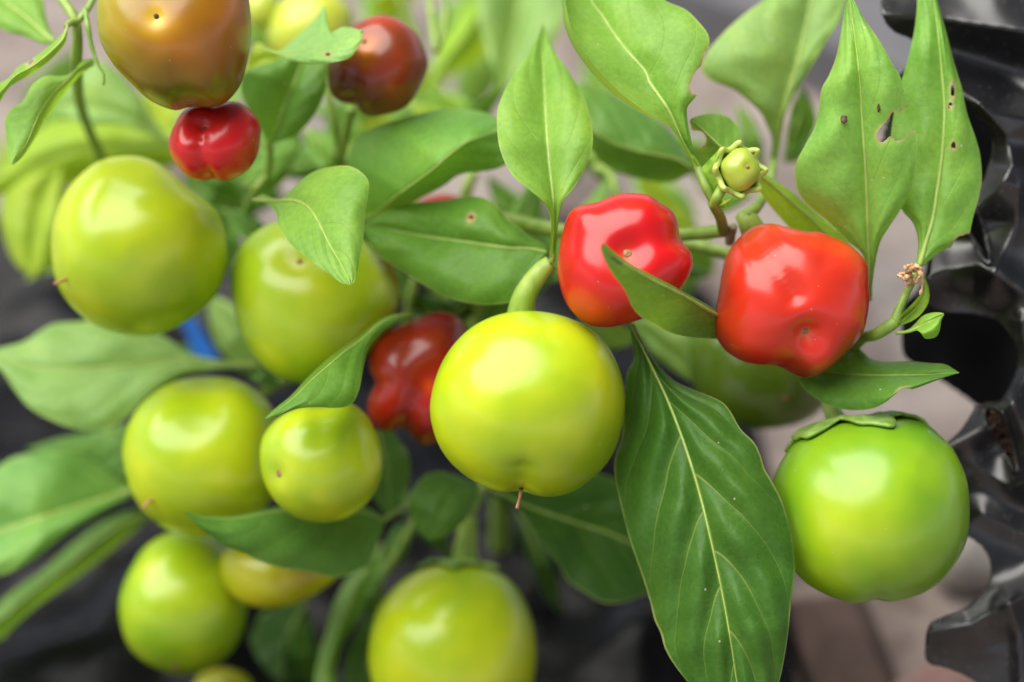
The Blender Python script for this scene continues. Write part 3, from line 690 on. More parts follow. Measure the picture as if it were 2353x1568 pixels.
leaf([(598, 106), (640, 118), (672, 92), (705, 62), (730, 35), (745, 14), (753, 50), (758, 75), (790, 62), (834, 70)],
     [(598, 109), (640, 123), (690, 118), (735, 108), (780, 92), (834, 71)],
     [(598, 112), (647, 131), (688, 145), (729, 149), (784, 140), (809, 129), (828, 98), (835, 73)],
     dm=(.522, .516, .510, .506, .506), dl=.012, dr=-.006, b=(0, -.002), col_=(.19, .36, .10), vein=.25, rib=2, seed=80, nv=60, nh=16,
     holes=[[(745, 124), (755, 121), (760, 126), (752, 130)]])
leaf([(660, 130), (630, 118), (600, 100), (580, 110), (560, 170)], [(660, 134), (630, 135), (605, 135), (580, 150), (560, 174)], [(660, 138), (640, 150), (610, 170), (580, 195), (560, 178)],
     dm=(.545, .545, .545), col_=YG, vein=.1, rib=0, seed=81)
leaf([(1110, 275), (1140, 190), (1120, 120), (1102, 60), (1098, 0), (1110, -60), (1200, -120)], [(1115, 275), (1152, 190), (1168, 120), (1185, 50), (1195, -20), (1200, -120)], [(1120, 275), (1168, 195), (1220, 150), (1275, 95), (1300, 20), (1290, -50), (1200, -120)],
     dm=(.60, .61, .615, .62, .63), dl=-.006, dr=-.006, b=(-.003, -.003), col_=PALE, vein=.3, rib=12, seed=82)
leaf([(975, 215), (1000, 130), (1040, 60), (1080, 10), (1130, -50)], [(975, 217), (1030, 130), (1070, 80), (1105, 20), (1130, -48)], [(975, 220), (1050, 165), (1110, 128), (1135, 60), (1132, -46)],
     dm=(.63, .63, .63), dl=.004, dr=.012, col_=(.20, .34, .02), vein=.2, rib=3, seed=84)
leaf([(1592, 384), (1540, 300), (1470, 250), (1400, 213), (1328, 192), (1290, 230)], [(1592, 388), (1547, 364), (1465, 347), (1399, 324), (1340, 282), (1290, 236)], [(1592, 396), (1540, 420), (1470, 412), (1400, 388), (1350, 335), (1290, 240)],
     dm=(.545, .540, .540, .545), dl=.010, dr=.014, b=(-.002, -.002), col_=(.10, .215, .045), vein=.3, rib=4, seed=86)
leaf([(1640, 560), (1580, 500), (1530, 440), (1500, 400), (1470, 420)], [(1640, 564), (1575, 520), (1530, 470), (1495, 440), (1470, 424)], [(1640, 570), (1570, 560), (1520, 520), (1490, 470), (1470, 430)],
     dm=(.575, .575, .575), col_=YG, vein=.2, rib=3, seed=88)
leaf([(1450, 728), (1500, 735), (1560, 755), (1600, 790), (1605, 880)], [(1450, 735), (1490, 765), (1530, 800), (1570, 835), (1604, 884)], [(1450, 745), (1470, 775), (1500, 815), (1545, 850), (1602, 888)],
     dm=(.565, .563, .562), col_=PALE, vein=.2, rib=3, b=(-.002, -.002), seed=90)
leaf([(1330, 720), (1400, 735), (1450, 760), (1450, 790), (1420, 800)], [(1330, 730), (1370, 750), (1400, 775), (1420, 802)], [(1330, 745), (1350, 765), (1385, 795), (1420, 805)], dm=(.56, .56, .56), col_=(.11, .2, .03), rib=0, seed=91)
leaf([(880, 980), (905, 996), (937, 1045), (940, 1090), (932, 1140), (900, 1190)], [(870, 985), (880, 1040), (890, 1090), (895, 1140), (898, 1192)], [(860, 990), (850, 1050), (850, 1110), (870, 1160), (896, 1194)], dm=(.56, .56, .56), col_=(.045, .11, .02), rib=2, seed=92)
leaf([(850, 1300), (800, 1330), (768, 1385), (750, 1450), (735, 1495), (722, 1560), (722, 1640)], [(852, 1302), (818, 1350), (790, 1410), (766, 1475), (748, 1530), (730, 1640)], [(855, 1304), (834, 1358), (816, 1413), (786, 1481), (772, 1536), (775, 1580), (735, 1640)],
     dm=(.575, .57, .565, .565), dl=.010, dr=.006, b=(.002, -.002), col_=(.17, .29, .08), vein=.1, rib=0, seed=94)
leaf([(700, 1385), (650, 1390), (590, 1430), (570, 1500), (590, 1600), (660, 1680)], [(702, 1390), (670, 1440), (650, 1500), (650, 1580), (662, 1680)], [(705, 1390), (720, 1450), (735, 1510), (720, 1600), (666, 1680)], dm=(.60, .60, .60), dl=.004, dr=.004, col_=(.05, .12, .025), rib=3, seed=95)
leaf([(860, 1330), (850, 1400), (800, 1500), (790, 1600), (800, 1700)], [(866, 1332), (866, 1400), (850, 1500), (830, 1600), (804, 1700)], [(872, 1334), (890, 1400), (900, 1500), (870, 1620), (808, 1702)], dm=(.585, .585, .585), col_=(.05, .12, .02), rib=2, seed=97)
leaf([(1800, 375), (1808, 300), (1820, 240), (1828, 228), (1840, 200)], [(1804, 375), (1820, 320), (1838, 270), (1845, 240), (1842, 202)], [(1810, 375), (1840, 365), (1872, 300), (1875, 260), (1846, 204)], dm=(.575, .572, .572), col_=G3, rib=3, seed=98)
# --- filler foliage deep in the bush
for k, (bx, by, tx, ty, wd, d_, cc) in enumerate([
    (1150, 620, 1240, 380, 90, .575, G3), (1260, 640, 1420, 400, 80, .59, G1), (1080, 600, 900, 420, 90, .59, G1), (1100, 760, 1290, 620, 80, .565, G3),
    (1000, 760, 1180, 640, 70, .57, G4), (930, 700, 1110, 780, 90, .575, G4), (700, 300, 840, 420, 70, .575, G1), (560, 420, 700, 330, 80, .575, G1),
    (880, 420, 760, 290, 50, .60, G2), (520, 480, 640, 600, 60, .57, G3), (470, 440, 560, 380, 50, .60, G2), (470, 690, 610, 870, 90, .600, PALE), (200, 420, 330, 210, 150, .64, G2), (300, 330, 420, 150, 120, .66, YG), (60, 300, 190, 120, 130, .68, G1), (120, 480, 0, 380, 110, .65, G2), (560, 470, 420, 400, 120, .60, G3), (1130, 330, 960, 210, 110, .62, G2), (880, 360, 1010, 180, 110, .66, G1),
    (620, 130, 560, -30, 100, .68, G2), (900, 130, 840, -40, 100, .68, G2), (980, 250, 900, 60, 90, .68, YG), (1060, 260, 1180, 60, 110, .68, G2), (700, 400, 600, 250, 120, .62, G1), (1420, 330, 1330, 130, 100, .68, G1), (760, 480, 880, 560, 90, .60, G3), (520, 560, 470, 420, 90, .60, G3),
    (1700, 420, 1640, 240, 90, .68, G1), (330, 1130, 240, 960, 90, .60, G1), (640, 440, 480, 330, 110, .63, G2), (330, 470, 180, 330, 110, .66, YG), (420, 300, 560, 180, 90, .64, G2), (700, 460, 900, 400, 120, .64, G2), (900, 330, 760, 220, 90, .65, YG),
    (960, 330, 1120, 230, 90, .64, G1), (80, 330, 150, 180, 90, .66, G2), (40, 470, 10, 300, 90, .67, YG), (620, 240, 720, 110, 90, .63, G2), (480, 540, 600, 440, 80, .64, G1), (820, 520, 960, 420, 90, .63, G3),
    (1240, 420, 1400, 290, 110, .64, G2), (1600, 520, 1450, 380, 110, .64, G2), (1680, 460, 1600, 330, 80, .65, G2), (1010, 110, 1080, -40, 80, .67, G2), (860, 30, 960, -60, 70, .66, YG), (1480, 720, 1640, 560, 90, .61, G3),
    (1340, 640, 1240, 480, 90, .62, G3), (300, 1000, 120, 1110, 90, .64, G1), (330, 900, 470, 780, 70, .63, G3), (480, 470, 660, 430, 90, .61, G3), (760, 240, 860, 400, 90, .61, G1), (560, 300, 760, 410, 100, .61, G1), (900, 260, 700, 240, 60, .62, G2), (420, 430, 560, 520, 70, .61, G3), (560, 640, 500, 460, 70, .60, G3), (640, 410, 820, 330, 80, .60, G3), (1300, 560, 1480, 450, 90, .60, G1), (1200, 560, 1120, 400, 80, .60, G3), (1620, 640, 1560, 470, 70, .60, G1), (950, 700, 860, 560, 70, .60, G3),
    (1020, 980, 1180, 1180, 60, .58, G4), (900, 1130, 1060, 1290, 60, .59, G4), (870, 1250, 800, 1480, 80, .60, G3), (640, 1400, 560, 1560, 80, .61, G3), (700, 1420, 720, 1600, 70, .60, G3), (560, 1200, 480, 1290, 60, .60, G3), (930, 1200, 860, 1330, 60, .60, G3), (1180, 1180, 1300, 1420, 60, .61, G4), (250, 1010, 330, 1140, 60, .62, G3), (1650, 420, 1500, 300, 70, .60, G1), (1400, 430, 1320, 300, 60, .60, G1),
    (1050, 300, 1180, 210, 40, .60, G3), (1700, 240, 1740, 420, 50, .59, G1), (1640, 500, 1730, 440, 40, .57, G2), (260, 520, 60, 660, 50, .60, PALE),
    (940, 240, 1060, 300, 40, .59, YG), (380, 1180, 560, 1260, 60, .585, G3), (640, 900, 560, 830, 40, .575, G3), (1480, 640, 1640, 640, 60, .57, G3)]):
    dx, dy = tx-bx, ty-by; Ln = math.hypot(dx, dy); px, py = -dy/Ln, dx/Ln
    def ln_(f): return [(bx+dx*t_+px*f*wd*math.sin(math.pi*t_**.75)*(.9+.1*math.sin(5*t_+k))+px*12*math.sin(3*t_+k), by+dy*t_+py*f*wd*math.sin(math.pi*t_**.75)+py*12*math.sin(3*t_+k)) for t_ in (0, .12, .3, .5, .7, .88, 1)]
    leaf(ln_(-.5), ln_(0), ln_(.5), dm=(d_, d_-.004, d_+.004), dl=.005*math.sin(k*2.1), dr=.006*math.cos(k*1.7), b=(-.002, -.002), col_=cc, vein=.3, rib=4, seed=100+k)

# --- stems
S = lambda pts, r, m='stem', nm='branch', **kw: tube(nm, pts, r, MAT[m], plant, **kw)
S([(1120, 500, .545), (1190, 512, .538), (1300, 532, .530), (1450, 545, .525), (1565, 540, .520), (1665, 530, .512)], (20, 18, 16, 15, 16), n=40, wob=.06)
S([(1560, 555, .535), (1640, 575, .53), (1720, 600, .53), (1800, 640, .54)], (16, 15, 14), wob=.05)
S([(1120, 500, .545), (1100, 620, .560), (1120, 800, .575), (1150, 980, .60), (1150, 1300, .63), (1150, 1700, .66)], (20, 22, 26, 30), n=40, wob=.05)
S([(1662, 528, .510), (1655, 500, .502), (1645, 480, .497), (1638, 466, .494)], (14, 12, 13), 'stem')
S([(1640, 468, .494), (1622, 430, .493), (1605, 390, .494), (1590, 360, .494)], (9, 11, 10, 6), 'stem')
S([(1640, 470, .494), (1650, 450, .492), (1662, 430, .494), (1680, 410, .498)], (12, 13, 15), 'stalk', 'bud_stalk')
S([(1676, 556, .514), (1680, 540, .511), (1685, 520, .509)], (10, 12, 10), 'bark', 'corky_node', wob=.3)
S([(1712, 498, .508), (1735, 480, .510), (1752, 455, .516), (1770, 410, .528), (1778, 372, .538)], (15, 12, 11, 10), 'stem')
# bracts at the fork left of the bud
for nm, pl in (('bract', ([(1606, 392), (1625, 372), (1650, 345), (1658, 330)], [(1612, 405), (1632, 388), (1648, 365), (1659, 331)], [(1640, 455), (1648, 420), (1655, 380), (1660, 332)])),
               ('bract', ([(1600, 385), (1590, 370), (1578, 345)], [(1606, 386), (1592, 368), (1579, 344)], [(1612, 384), (1596, 364), (1580, 343)])),
               ('bract', ([(1640, 468), (1660, 462), (1680, 455)], [(1645, 474), (1662, 470), (1681, 456)], [(1650, 478), (1668, 475), (1682, 457)]))):
    leaf(*pl, dm=(.494, .490, .490), dl=.002, dr=.001, col_=(.20, .36, .04), vein=.1, rib=0, nv=20, nh=5, name=nm)
# flower shoot on the right
S([(1960, 800, .512), (1985, 776, .505), (2010, 770, .500), (2040, 752, .498), (2056, 740, .498)], (13, 13, 14, 15), 'stem')
S([(2056, 742, .498), (2064, 716, .498), (2080, 680, .498), (2098, 645, .498), (2112, 612, .508)], (14, 10, 9, 9, 8), 'stem')
# top-left node
S([(120, -30, .515), (150, 10, .512), (172, 45, .510), (178, 90, .512), (176, 150, .522), (190, 260, .56), (260, 420, .60)], (11, 12, 15, 12, 11, 12), 'stem', n=40, wob=.08)
S([(222, -30, .515), (208, 10, .512), (190, 36, .510), (176, 52, .510)], (8, 8, 8), 'stem')
S([(195, 20, .508), (202, 60, .506), (212, 110, .506), (226, 150, .506), (238, 172, .506), (238, 196, .506)], (6, 8, 5, 4, 5, 3), 'calyx', 'withered_shoot', wob=.5)
S([(176, 50, .510), (160, 54, .507), (152, 60, .505)], (10, 8, 6), 'stem')
# mid-depth stems
S([(742, 175, .550), (760, 240, .550), (775, 310, .555), (790, 400, .575), (900, 560, .60), (1100, 760, .61)], (8, 9, 10, 12), 'stem', n=40)
S([(808, 250, .545), (795, 310, .550), (786, 360, .560)], (12, 11, 10), 'stem')
S([(617, 318, .542), (620, 360, .545), (612, 405, .550), (585, 440, .548), (560, 500, .58)], (9, 9, 9, 10), 'stem')
S([(985, -20, .575), (992, 40, .570), (998, 90, .566), (1002, 118, .565)], (8, 9, 10), 'stem')
S([(1020, -20, .572), (1024, 30, .570), (1016, 80, .568), (1004, 118, .566)], (7, 8, 9), 'stem')
S([(905, -20, .60), (935, 30, .60), (960, 90, .60)], (9, 9), 'stem')
S([(1370, 385, .570), (1400, 400, .566), (1415, 435, .560), (1420, 480, .550)], (11, 10, 9), 'stem')
S([(1090, 395, .575), (1075, 430, .575), (1062, 480, .577)], (14, 14), 'stem')
S([(955, 640, .570), (945, 690, .572), (932, 760, .58)], (12, 12), 'stem')
S([(1075, 1190, .570), (1110, 1110, .575), (1140, 1000, .585)], (13, 14), 'stem')
S([(985, 1120, .58), (930, 1165, .565), (884, 1193, .548)], (7, 6), 'stem')
S([(960, 1190, .58), (920, 1260, .58), (880, 1320, .58)], (11, 10), 'stem')
S([(600, 905, .575), (640, 880, .575), (700, 860, .585)], (13, 13), 'stem')

# --- dried flower on the shoot
df = obj('dried_flower', *tube_mesh([at(x, y, d_) for x, y, d_ in spline([(2094, 648, .497), (2086, 632, .494), (2094, 616, .492), (2106, 618, .493)], 16)], [unit(7)*(1+.5*math.sin(i*1.9)) for i in range(16)], 8), MAT['dry'], plant)
for pl in ([(2094, 646), (2078, 640), (2062, 632)], [(2092, 640), (2074, 628), (2064, 636)], [(2090, 645), (2084, 655), (2090, 660)], [(2100, 618), (2116, 628), (2120, 655), (2114, 678)], [(2088, 622), (2080, 615), (2096, 608)], [(2096, 612), (2112, 614), (2120, 634)], [(2082, 640), (2092, 632), (2104, 640)], [(2098, 640), (2108, 648), (2112, 636)]):
    p3 = spline([(x, y, .494 - .003*random.random()) for x, y in pl], 10)
    tv, tf = tube_mesh([at(*q) for q in p3], [unit(5.5)*(1+.6*math.sin(i*2.2+pl[0][1])) * (1-.5*i/9) for i in range(10)], 6)
    obj('petal', tv, tf, MAT['dry'], df)

# ------------------------------------------------------------------ peppers
import bmesh
_bm = bmesh.new(); bmesh.ops.create_icosphere(_bm, subdivisions=6, radius=1)
ICO_V = np.array([v.co[:] for v in _bm.verts]); ICO_V /= np.linalg.norm(ICO_V, axis=1)[:, None]
ICO_F = [tuple(v.index for v in f.verts) for f in _bm.faces]; _bm.free()
_bm = bmesh.new(); bmesh.ops.create_icosphere(_bm, subdivisions=5, radius=1)
ICO5_V = np.array([v.co[:] for v in _bm.verts]); ICO5_V /= np.linalg.norm(ICO5_V, axis=1)[:, None]
ICO5_F = [tuple(v.index for v in f.verts) for f in _bm.faces]; _bm.free()
GREEN, GREEN2 = (.48, .58, .010), (.20, .39, .012)
RED, RED2 = (.64, .014, .012), (.68, .055, .012)
def pepper(label, c, d, outline, feats=(), base=GREEN, second=GREEN2, mixs=.5, patches=(), depth=1.0, fine=False, seed=0, group=None, stalk=None, calyx=None, scar=None, style=None, extra=None):
    """One fruit. outline: its outer line (picture units) round centre c, d the depth of the centre.
    feats: lobes and dents ('b', X, Y, amount, width) and grooves ('g', X1, Y1, X2, Y2, amount, width)."""
    cx, cy = c; ol = spline(outline, 160, True)
    an = np.arctan2(-(ol[:, 1]-cy), ol[:, 0]-cx); ra = np.hypot(ol[:, 0]-cx, ol[:, 1]-cy)
    od = np.argsort(an); an, ra = an[od], ra[od]
    an = np.r_[an-2*np.pi, an, an+2*np.pi]; ra = np.r_[ra, ra, ra]
    rs = lambda a: np.interp(a, an, ra)
    Rm = ra.mean()
    D = (ICO_V if fine else ICO5_V).copy(); Fc = ICO_F if fine else ICO5_F   # x right, y up, z towards the viewer
    def dirn(X, Y, front=True):
        aa = math.atan2(-(Y-cy), X-cx); q = min(.999, math.hypot(X-cx, Y-cy)/float(rs(aa)))
        return np.array((q*math.cos(aa), q*math.sin(aa), math.sqrt(1-q*q)))
    u = unit(1.0, d); C = np.array(at(cx, cy, d))
    def shape(D):
        s_ = np.hypot(D[:, 0], D[:, 1]); a = np.arctan2(D[:, 1], D[:, 0]); wgt = s_**1.5
        r2 = rs(a)*wgt + Rm*(1-wgt); k = np.ones(len(D))
        for f in feats:
            if f[0] == 'b':
                g = np.arccos(np.clip(D @ dirn(f[1], f[2]), -1, 1)); k += f[3]*np.exp(-(g/f[4])**2)
            else:
                A, B = dirn(f[1], f[2]), dirn(f[3], f[4])
                seg = [A*(1-t_)+B*t_ for t_ in np.linspace(0, 1, 14)]
                g = np.min([np.arccos(np.clip(D @ (q/np.linalg.norm(q)), -1, 1)) for q in seg], axis=0)
                k += f[5]*np.exp(-(g/f[6])**2)
        k += (.016*nz(D, 1.6, seed+3) + .006*nz(D, 3.1, seed+5))*(1-.5*s_)
        return C + (D[:, 0]*r2*k)[:, None]*u*RIGHT + (D[:, 1]*r2*k)[:, None]*u*UP - (D[:, 2]*Rm*depth*k)[:, None]*u*FWD
    V = shape(D)
    m = np.clip(.5 + 1.1*nz(D, 1.3, seed) + .35*nz(D, 3.2, seed+9), 0, 1)*mixs
    colr = np.array(base)*(1-m[:, None]) + np.array(second)*m[:, None]
    for (px, py, wd, cc, st) in patches:
        g = np.arccos(np.clip(D @ dirn(px, py), -1, 1)); q = (st*np.exp(-(g/wd)**2*(1+.5*nz(D, 4, seed+1))))[:, None]
        q = np.clip(q, 0, 1)
        colr = colr*(1-q) + np.array(cc)*q
    rt = empty('sweet_pepper', Vector(C)); tag(rt, label, 'pepper', group)
    obj('fruit_body', V, Fc, MAT['fruit'], rt, colr=colr)
    def surf(X_, Y_):
        q = dirn(X_, Y_); i = int(np.argmax(D @ q)); return Vector(V[i])
    if stalk:
        pts, rr = stalk; tube('stalk', pts, rr, MAT['stalk'], rt, n=22, sides=12, wob=.05)
    if calyx:
        tilt, rad, rise = calyx                                          # collar hugging the shoulder, rim lifted in lumps
        ax = np.array(tilt, float); ax /= np.linalg.norm(ax); e1 = np.cross(ax, (0, 0, 1.)); e1 /= np.linalg.norm(e1); e2 = np.cross(ax, e1)
        nr, ns = 10, 80; dirs = [ax]; lift = [.0012]
        for i in range(1, nr+1):
            for j in range(ns):
                th = 2*math.pi*j/ns; q = i/nr; lob = 1 + .20*math.cos(5*th+seed) + .09*math.cos(11*th+2*seed) + .10*noise.noise(Vector((math.cos(th)*3, math.sin(th)*3, seed)))
                an_ = rad*q*(1 + (lob-1)*q**1.5); dirs.append(ax*math.cos(an_) + (e1*math.cos(th) + e2*math.sin(th))*math.sin(an_))
                lift.append(.0009 + rise*max(0., .35 + noise.noise(Vector((math.cos(th)*5.0+seed, math.sin(th)*5.0, q*3.5))))*q**1.2*(1-.55*q**4))
        dirs = np.array(dirs); CVn = shape(dirs); rad_ = CVn - C; CVn = CVn + rad_/np.linalg.norm(rad_, axis=1)[:, None]*np.array(lift)[:, None]
        CV, CF = CVn, []
        for j in range(ns): CF.append((0, 1+j, 1+(j+1) % ns))
        for i in range(nr-1):
            for j in range(ns):
                CF.append((1+i*ns+j, 1+(i+1)*ns+j, 1+(i+1)*ns+(j+1) % ns, 1+i*ns+(j+1) % ns))
        co = obj('calyx', CV, CF, MAT['calyx'], rt)
        md_ = co.modifiers.new('thickness', 'SOLIDIFY'); md_.thickness = .0006
    if scar:
        x, y, r_, mt = scar; p0 = surf(x, y); nrm = (p0 - Vector(C)).normalized()
        e1 = nrm.orthogonal().normalized(); e2 = nrm.cross(e1); SV, SF = [], []
        ns = 14
        for i, (q, h_) in enumerate(((.25, .9), (.6, .6), (1., -.3))):
            for j in range(ns):
                th = 2*math.pi*j/ns; kk = 1 + .35*noise.noise(Vector((math.cos(th)*2+seed, math.sin(th)*2, i)))
                SV.append(p0 + (e1*math.cos(th) + e2*math.sin(th))*unit(r_)*q*kk + nrm*unit(r_)*.28*h_*(1+.8*noise.noise(Vector((j*.9, i*3+seed, 2)))))
        for i in range(2):
            for j in range(ns): SF.append((i*ns+j, i*ns+(j+1) % ns, (i+1)*ns+(j+1) % ns, (i+1)*ns+j))
        SF.append(tuple(range(ns))[::-1])
        obj('blossom_scar', SV, SF, MAT[mt], rt)
    if style:
        pts, rr = style; tube('dried_style', pts, rr, MAT['style'], rt, n=12, sides=8, wob=.3)
    return rt

pepper('bronze pepper ripening from green to orange, cut by the top edge', (405, 75), .495,
    [(230, 0), (228, 50), (235, 100), (262, 150), (300, 190), (345, 230), (395, 256), (422, 252), (445, 249), (505, 243), (545, 205), (565, 150), (575, 90), (575, 30), (560, -40), (510, -90), (420, -112), (330, -100), (260, -60)],
    [('b', 382, 58, -.05, .22), ('b', 384, 64, -.03, .07), ('g', 430, 190, 425, 252, -.05, .25), ('b', 300, 60, .05, .5), ('b', 500, 60, .05, .5), ('b', 480, 210, .03, .35), ('b', 350, 200, .02, .3)],
    base=(.40, .145, .004), second=(.27, .13, .004), mixs=.8, fine=True, seed=2,
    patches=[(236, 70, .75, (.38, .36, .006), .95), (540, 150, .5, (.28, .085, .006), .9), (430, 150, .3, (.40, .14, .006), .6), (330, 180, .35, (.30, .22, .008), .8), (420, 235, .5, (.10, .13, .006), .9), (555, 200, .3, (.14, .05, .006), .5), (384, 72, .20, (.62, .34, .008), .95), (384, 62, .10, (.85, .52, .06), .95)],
    scar=(382, 58, 9, 'darkscar'))
pepper('small bright red lobed pepper right under the bronze one', (494, 326), .506,
    [(388, 330), (394, 305), (416, 262), (440, 247), (480, 238), (520, 234), (547, 235), (574, 252), (596, 282), (599, 312), (591, 356), (569, 391), (536, 410), (511, 416), (490, 411), (465, 415), (432, 405), (405, 378), (391, 352)],
    [('b', 470, 294, -.20, .36), ('g', 468, 330, 488, 410, -.12, .20), ('g', 476, 290, 500, 240, -.06, .2), ('g', 465, 290, 420, 270, -.04, .2), ('b', 430, 350, .07, .4), ('b', 550, 330, .08, .45)],
    base=(.56, .010, .010), second=(.48, .008, .010), fine=True, seed=4, scar=(470, 294, 8, 'darkscar'))
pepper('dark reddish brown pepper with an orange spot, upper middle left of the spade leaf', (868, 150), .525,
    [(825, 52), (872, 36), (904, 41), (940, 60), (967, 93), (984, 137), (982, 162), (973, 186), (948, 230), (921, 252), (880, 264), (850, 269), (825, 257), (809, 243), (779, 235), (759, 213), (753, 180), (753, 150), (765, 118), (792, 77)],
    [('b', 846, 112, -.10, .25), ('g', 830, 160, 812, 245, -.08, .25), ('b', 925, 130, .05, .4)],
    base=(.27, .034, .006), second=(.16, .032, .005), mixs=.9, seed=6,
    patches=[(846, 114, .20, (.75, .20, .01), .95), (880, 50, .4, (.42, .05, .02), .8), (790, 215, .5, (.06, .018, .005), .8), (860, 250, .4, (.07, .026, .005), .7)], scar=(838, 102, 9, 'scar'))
pepper('large yellow-green pepper below the small red one, far left', (322, 566), .530,
    [(300, 359), (232, 370), (180, 410), (145, 462), (125, 530), (124, 600), (136, 652), (165, 700), (215, 745), (280, 769), (350, 771), (410, 750), (470, 707), (505, 658), (521, 600), (515, 530), (490, 477), (440, 437), (400, 402), (356, 371)],
    [('b', 250, 500, .04, .5), ('g', 300, 470, 330, 400, -.04, .25), ('g', 360, 640, 500, 620, -.035, .3), ('b', 430, 500, .05, .4), ('b', 190, 640, .04, .5)],
    fine=True, seed=8, patches=[(430, 420, .25, (.38, .28, .02), .6), (420, 690, .5, (.24, .36, .012), .6)],
    style=([(168, 632, .522), (155, 639, .518), (140, 647, .516), (124, 652, .515)], (6, 4, 4, 3)))
pepper('tall green pepper half hidden by the pointed leaf, left of centre', (726, 692), .537,
    [(680, 505), (620, 515), (565, 552), (536, 602), (530, 652), (540, 720), (565, 790), (610, 846), (670, 878), (730, 881), (800, 852), (870, 792), (905, 732), (919, 680), (910, 632), (885, 590), (850, 560), (790, 520), (740, 505)],
    [('g', 690, 560, 640, 700, -.02, .25), ('b', 620, 640, .04, .4), ('b', 700, 600, -.05, .2), ('b', 830, 680, .04, .5)],
    base=(.40, .51, .012), fine=True, seed=11, patches=[(900, 620, .25, (.28, .12, .01), .5), (700, 610, .3, (.46, .46, .012), .7)], scar=(700, 600, 10, 'scar'))
pepper('green pepper in the lower left, touching the small pale one', (460, 1047), .545,
    [(500, 865), (420, 872), (360, 900), (310, 950), (286, 1015), (290, 1080), (315, 1150), (350, 1192), (400, 1222), (470, 1234), (540, 1217), (600, 1182), (640, 1110), (650, 1025), (632, 950), (600, 908), (556, 878)],
    [('b', 380, 1000, .04, .4), ('g', 480, 880, 470, 960, -.06, .3), ('b', 560, 960, .04, .4)], seed=13,
    style=([(356, 1140, .537), (346, 1150, .532), (336, 1160, .531), (328, 1170, .531)], (6, 4, 3)))
pepper('small pale yellow-green pepper in front, lower left of the dark red one', (738, 1062), .520,
    [(740, 930), (690, 935), (640, 960), (606, 1002), (598, 1050), (606, 1102), (632, 1150), (680, 1188), (740, 1201), (800, 1190), (850, 1150), (875, 1102), (878, 1052), (866, 1000), (840, 952), (800, 926)],
    [('b', 690, 985, .04, .35), ('g', 740, 930, 745, 1000, -.04, .25), ('b', 646, 1083, -.06, .2), ('b', 810, 985, .03, .35)], base=(.46, .56, .015), fine=True, seed=15, scar=(645, 1084, 12, 'scar'))
pepper('large glossy yellow-green pepper in the middle with a brown style below', (1212, 926), .497,
    [(1212, 714), (1140, 725), (1080, 755), (1030, 808), (1000, 870), (988, 938), (999, 1000), (1025, 1050), (1065, 1090), (1110, 1117), (1160, 1132), (1196, 1131), (1250, 1141), (1310, 1131), (1370, 1092), (1410, 1040), (1432, 970), (1435, 900), (1420, 840), (1387, 783), (1340, 746), (1280, 722)],
    [('g', 1195, 1070, 1196, 1128, -.05, .16), ('b', 1130, 880, .03, .5), ('g', 1230, 980, 1240, 1060, -.012, .25), ('b', 1330, 880, .02, .4), ('b', 1240, 725, -.03, .25)],
    base=(.49, .59, .008), fine=True, seed=19, patches=[(1260, 720, .35, (.28, .46, .012), .8), (1400, 1020, .5, (.24, .38, .012), .7), (1120, 1040, .35, (.33, .46, .012), .6)],
    stalk=([(1266, 605, .502), (1245, 622, .502), (1220, 655, .503), (1203, 690, .504), (1196, 735, .506)], (19, 23, 26, 29, 36)),
    style=([(1198, 1120, .497), (1196, 1135, .491), (1192, 1152, .490), (1188, 1169, .490)], (5, 4, 3.5, 5)))
pepper('bright red five-lobed pepper in the middle, a leaf tip lying over it', (1438, 602), .494,
    [(1282, 608), (1286, 565), (1293, 532), (1306, 493), (1328, 474), (1367, 462), (1399, 452), (1438, 445), (1487, 448), (1517, 467), (1544, 485), (1558, 510), (1564, 537), (1571, 556), (1585, 573), (1592, 597), (1588, 622), (1574, 652), (1545, 690), (1510, 718), (1471, 735), (1427, 748), (1394, 753), (1356, 748), (1326, 727), (1306, 704), (1293, 677), (1284, 640)],
    [('b', 1434, 585, -.17, .30), ('g', 1470, 560, 1562, 545, -.06, .25), ('g', 1385, 500, 1370, 462, -.035, .2), ('g', 1400, 560, 1300, 540, -.03, .25), ('b', 1340, 500, .04, .3), ('b', 1490, 490, .05, .35), ('b', 1555, 610, .04, .3), ('b', 1340, 620, .04, .4), ('b', 1400, 690, .05, .45)],
    base=(.60, .006, .010), second=(.58, .012, .007), fine=True, seed=22, patches=[(1380, 720, .5, (.60, .035, .008), .7), (1434, 588, .13, (.75, .12, .03), .5)], scar=(1432, 586, 13, 'scar'),
    stalk=([(1500, 560, .520), (1530, 545, .525), (1580, 540, .525)], (16, 14, 12)))
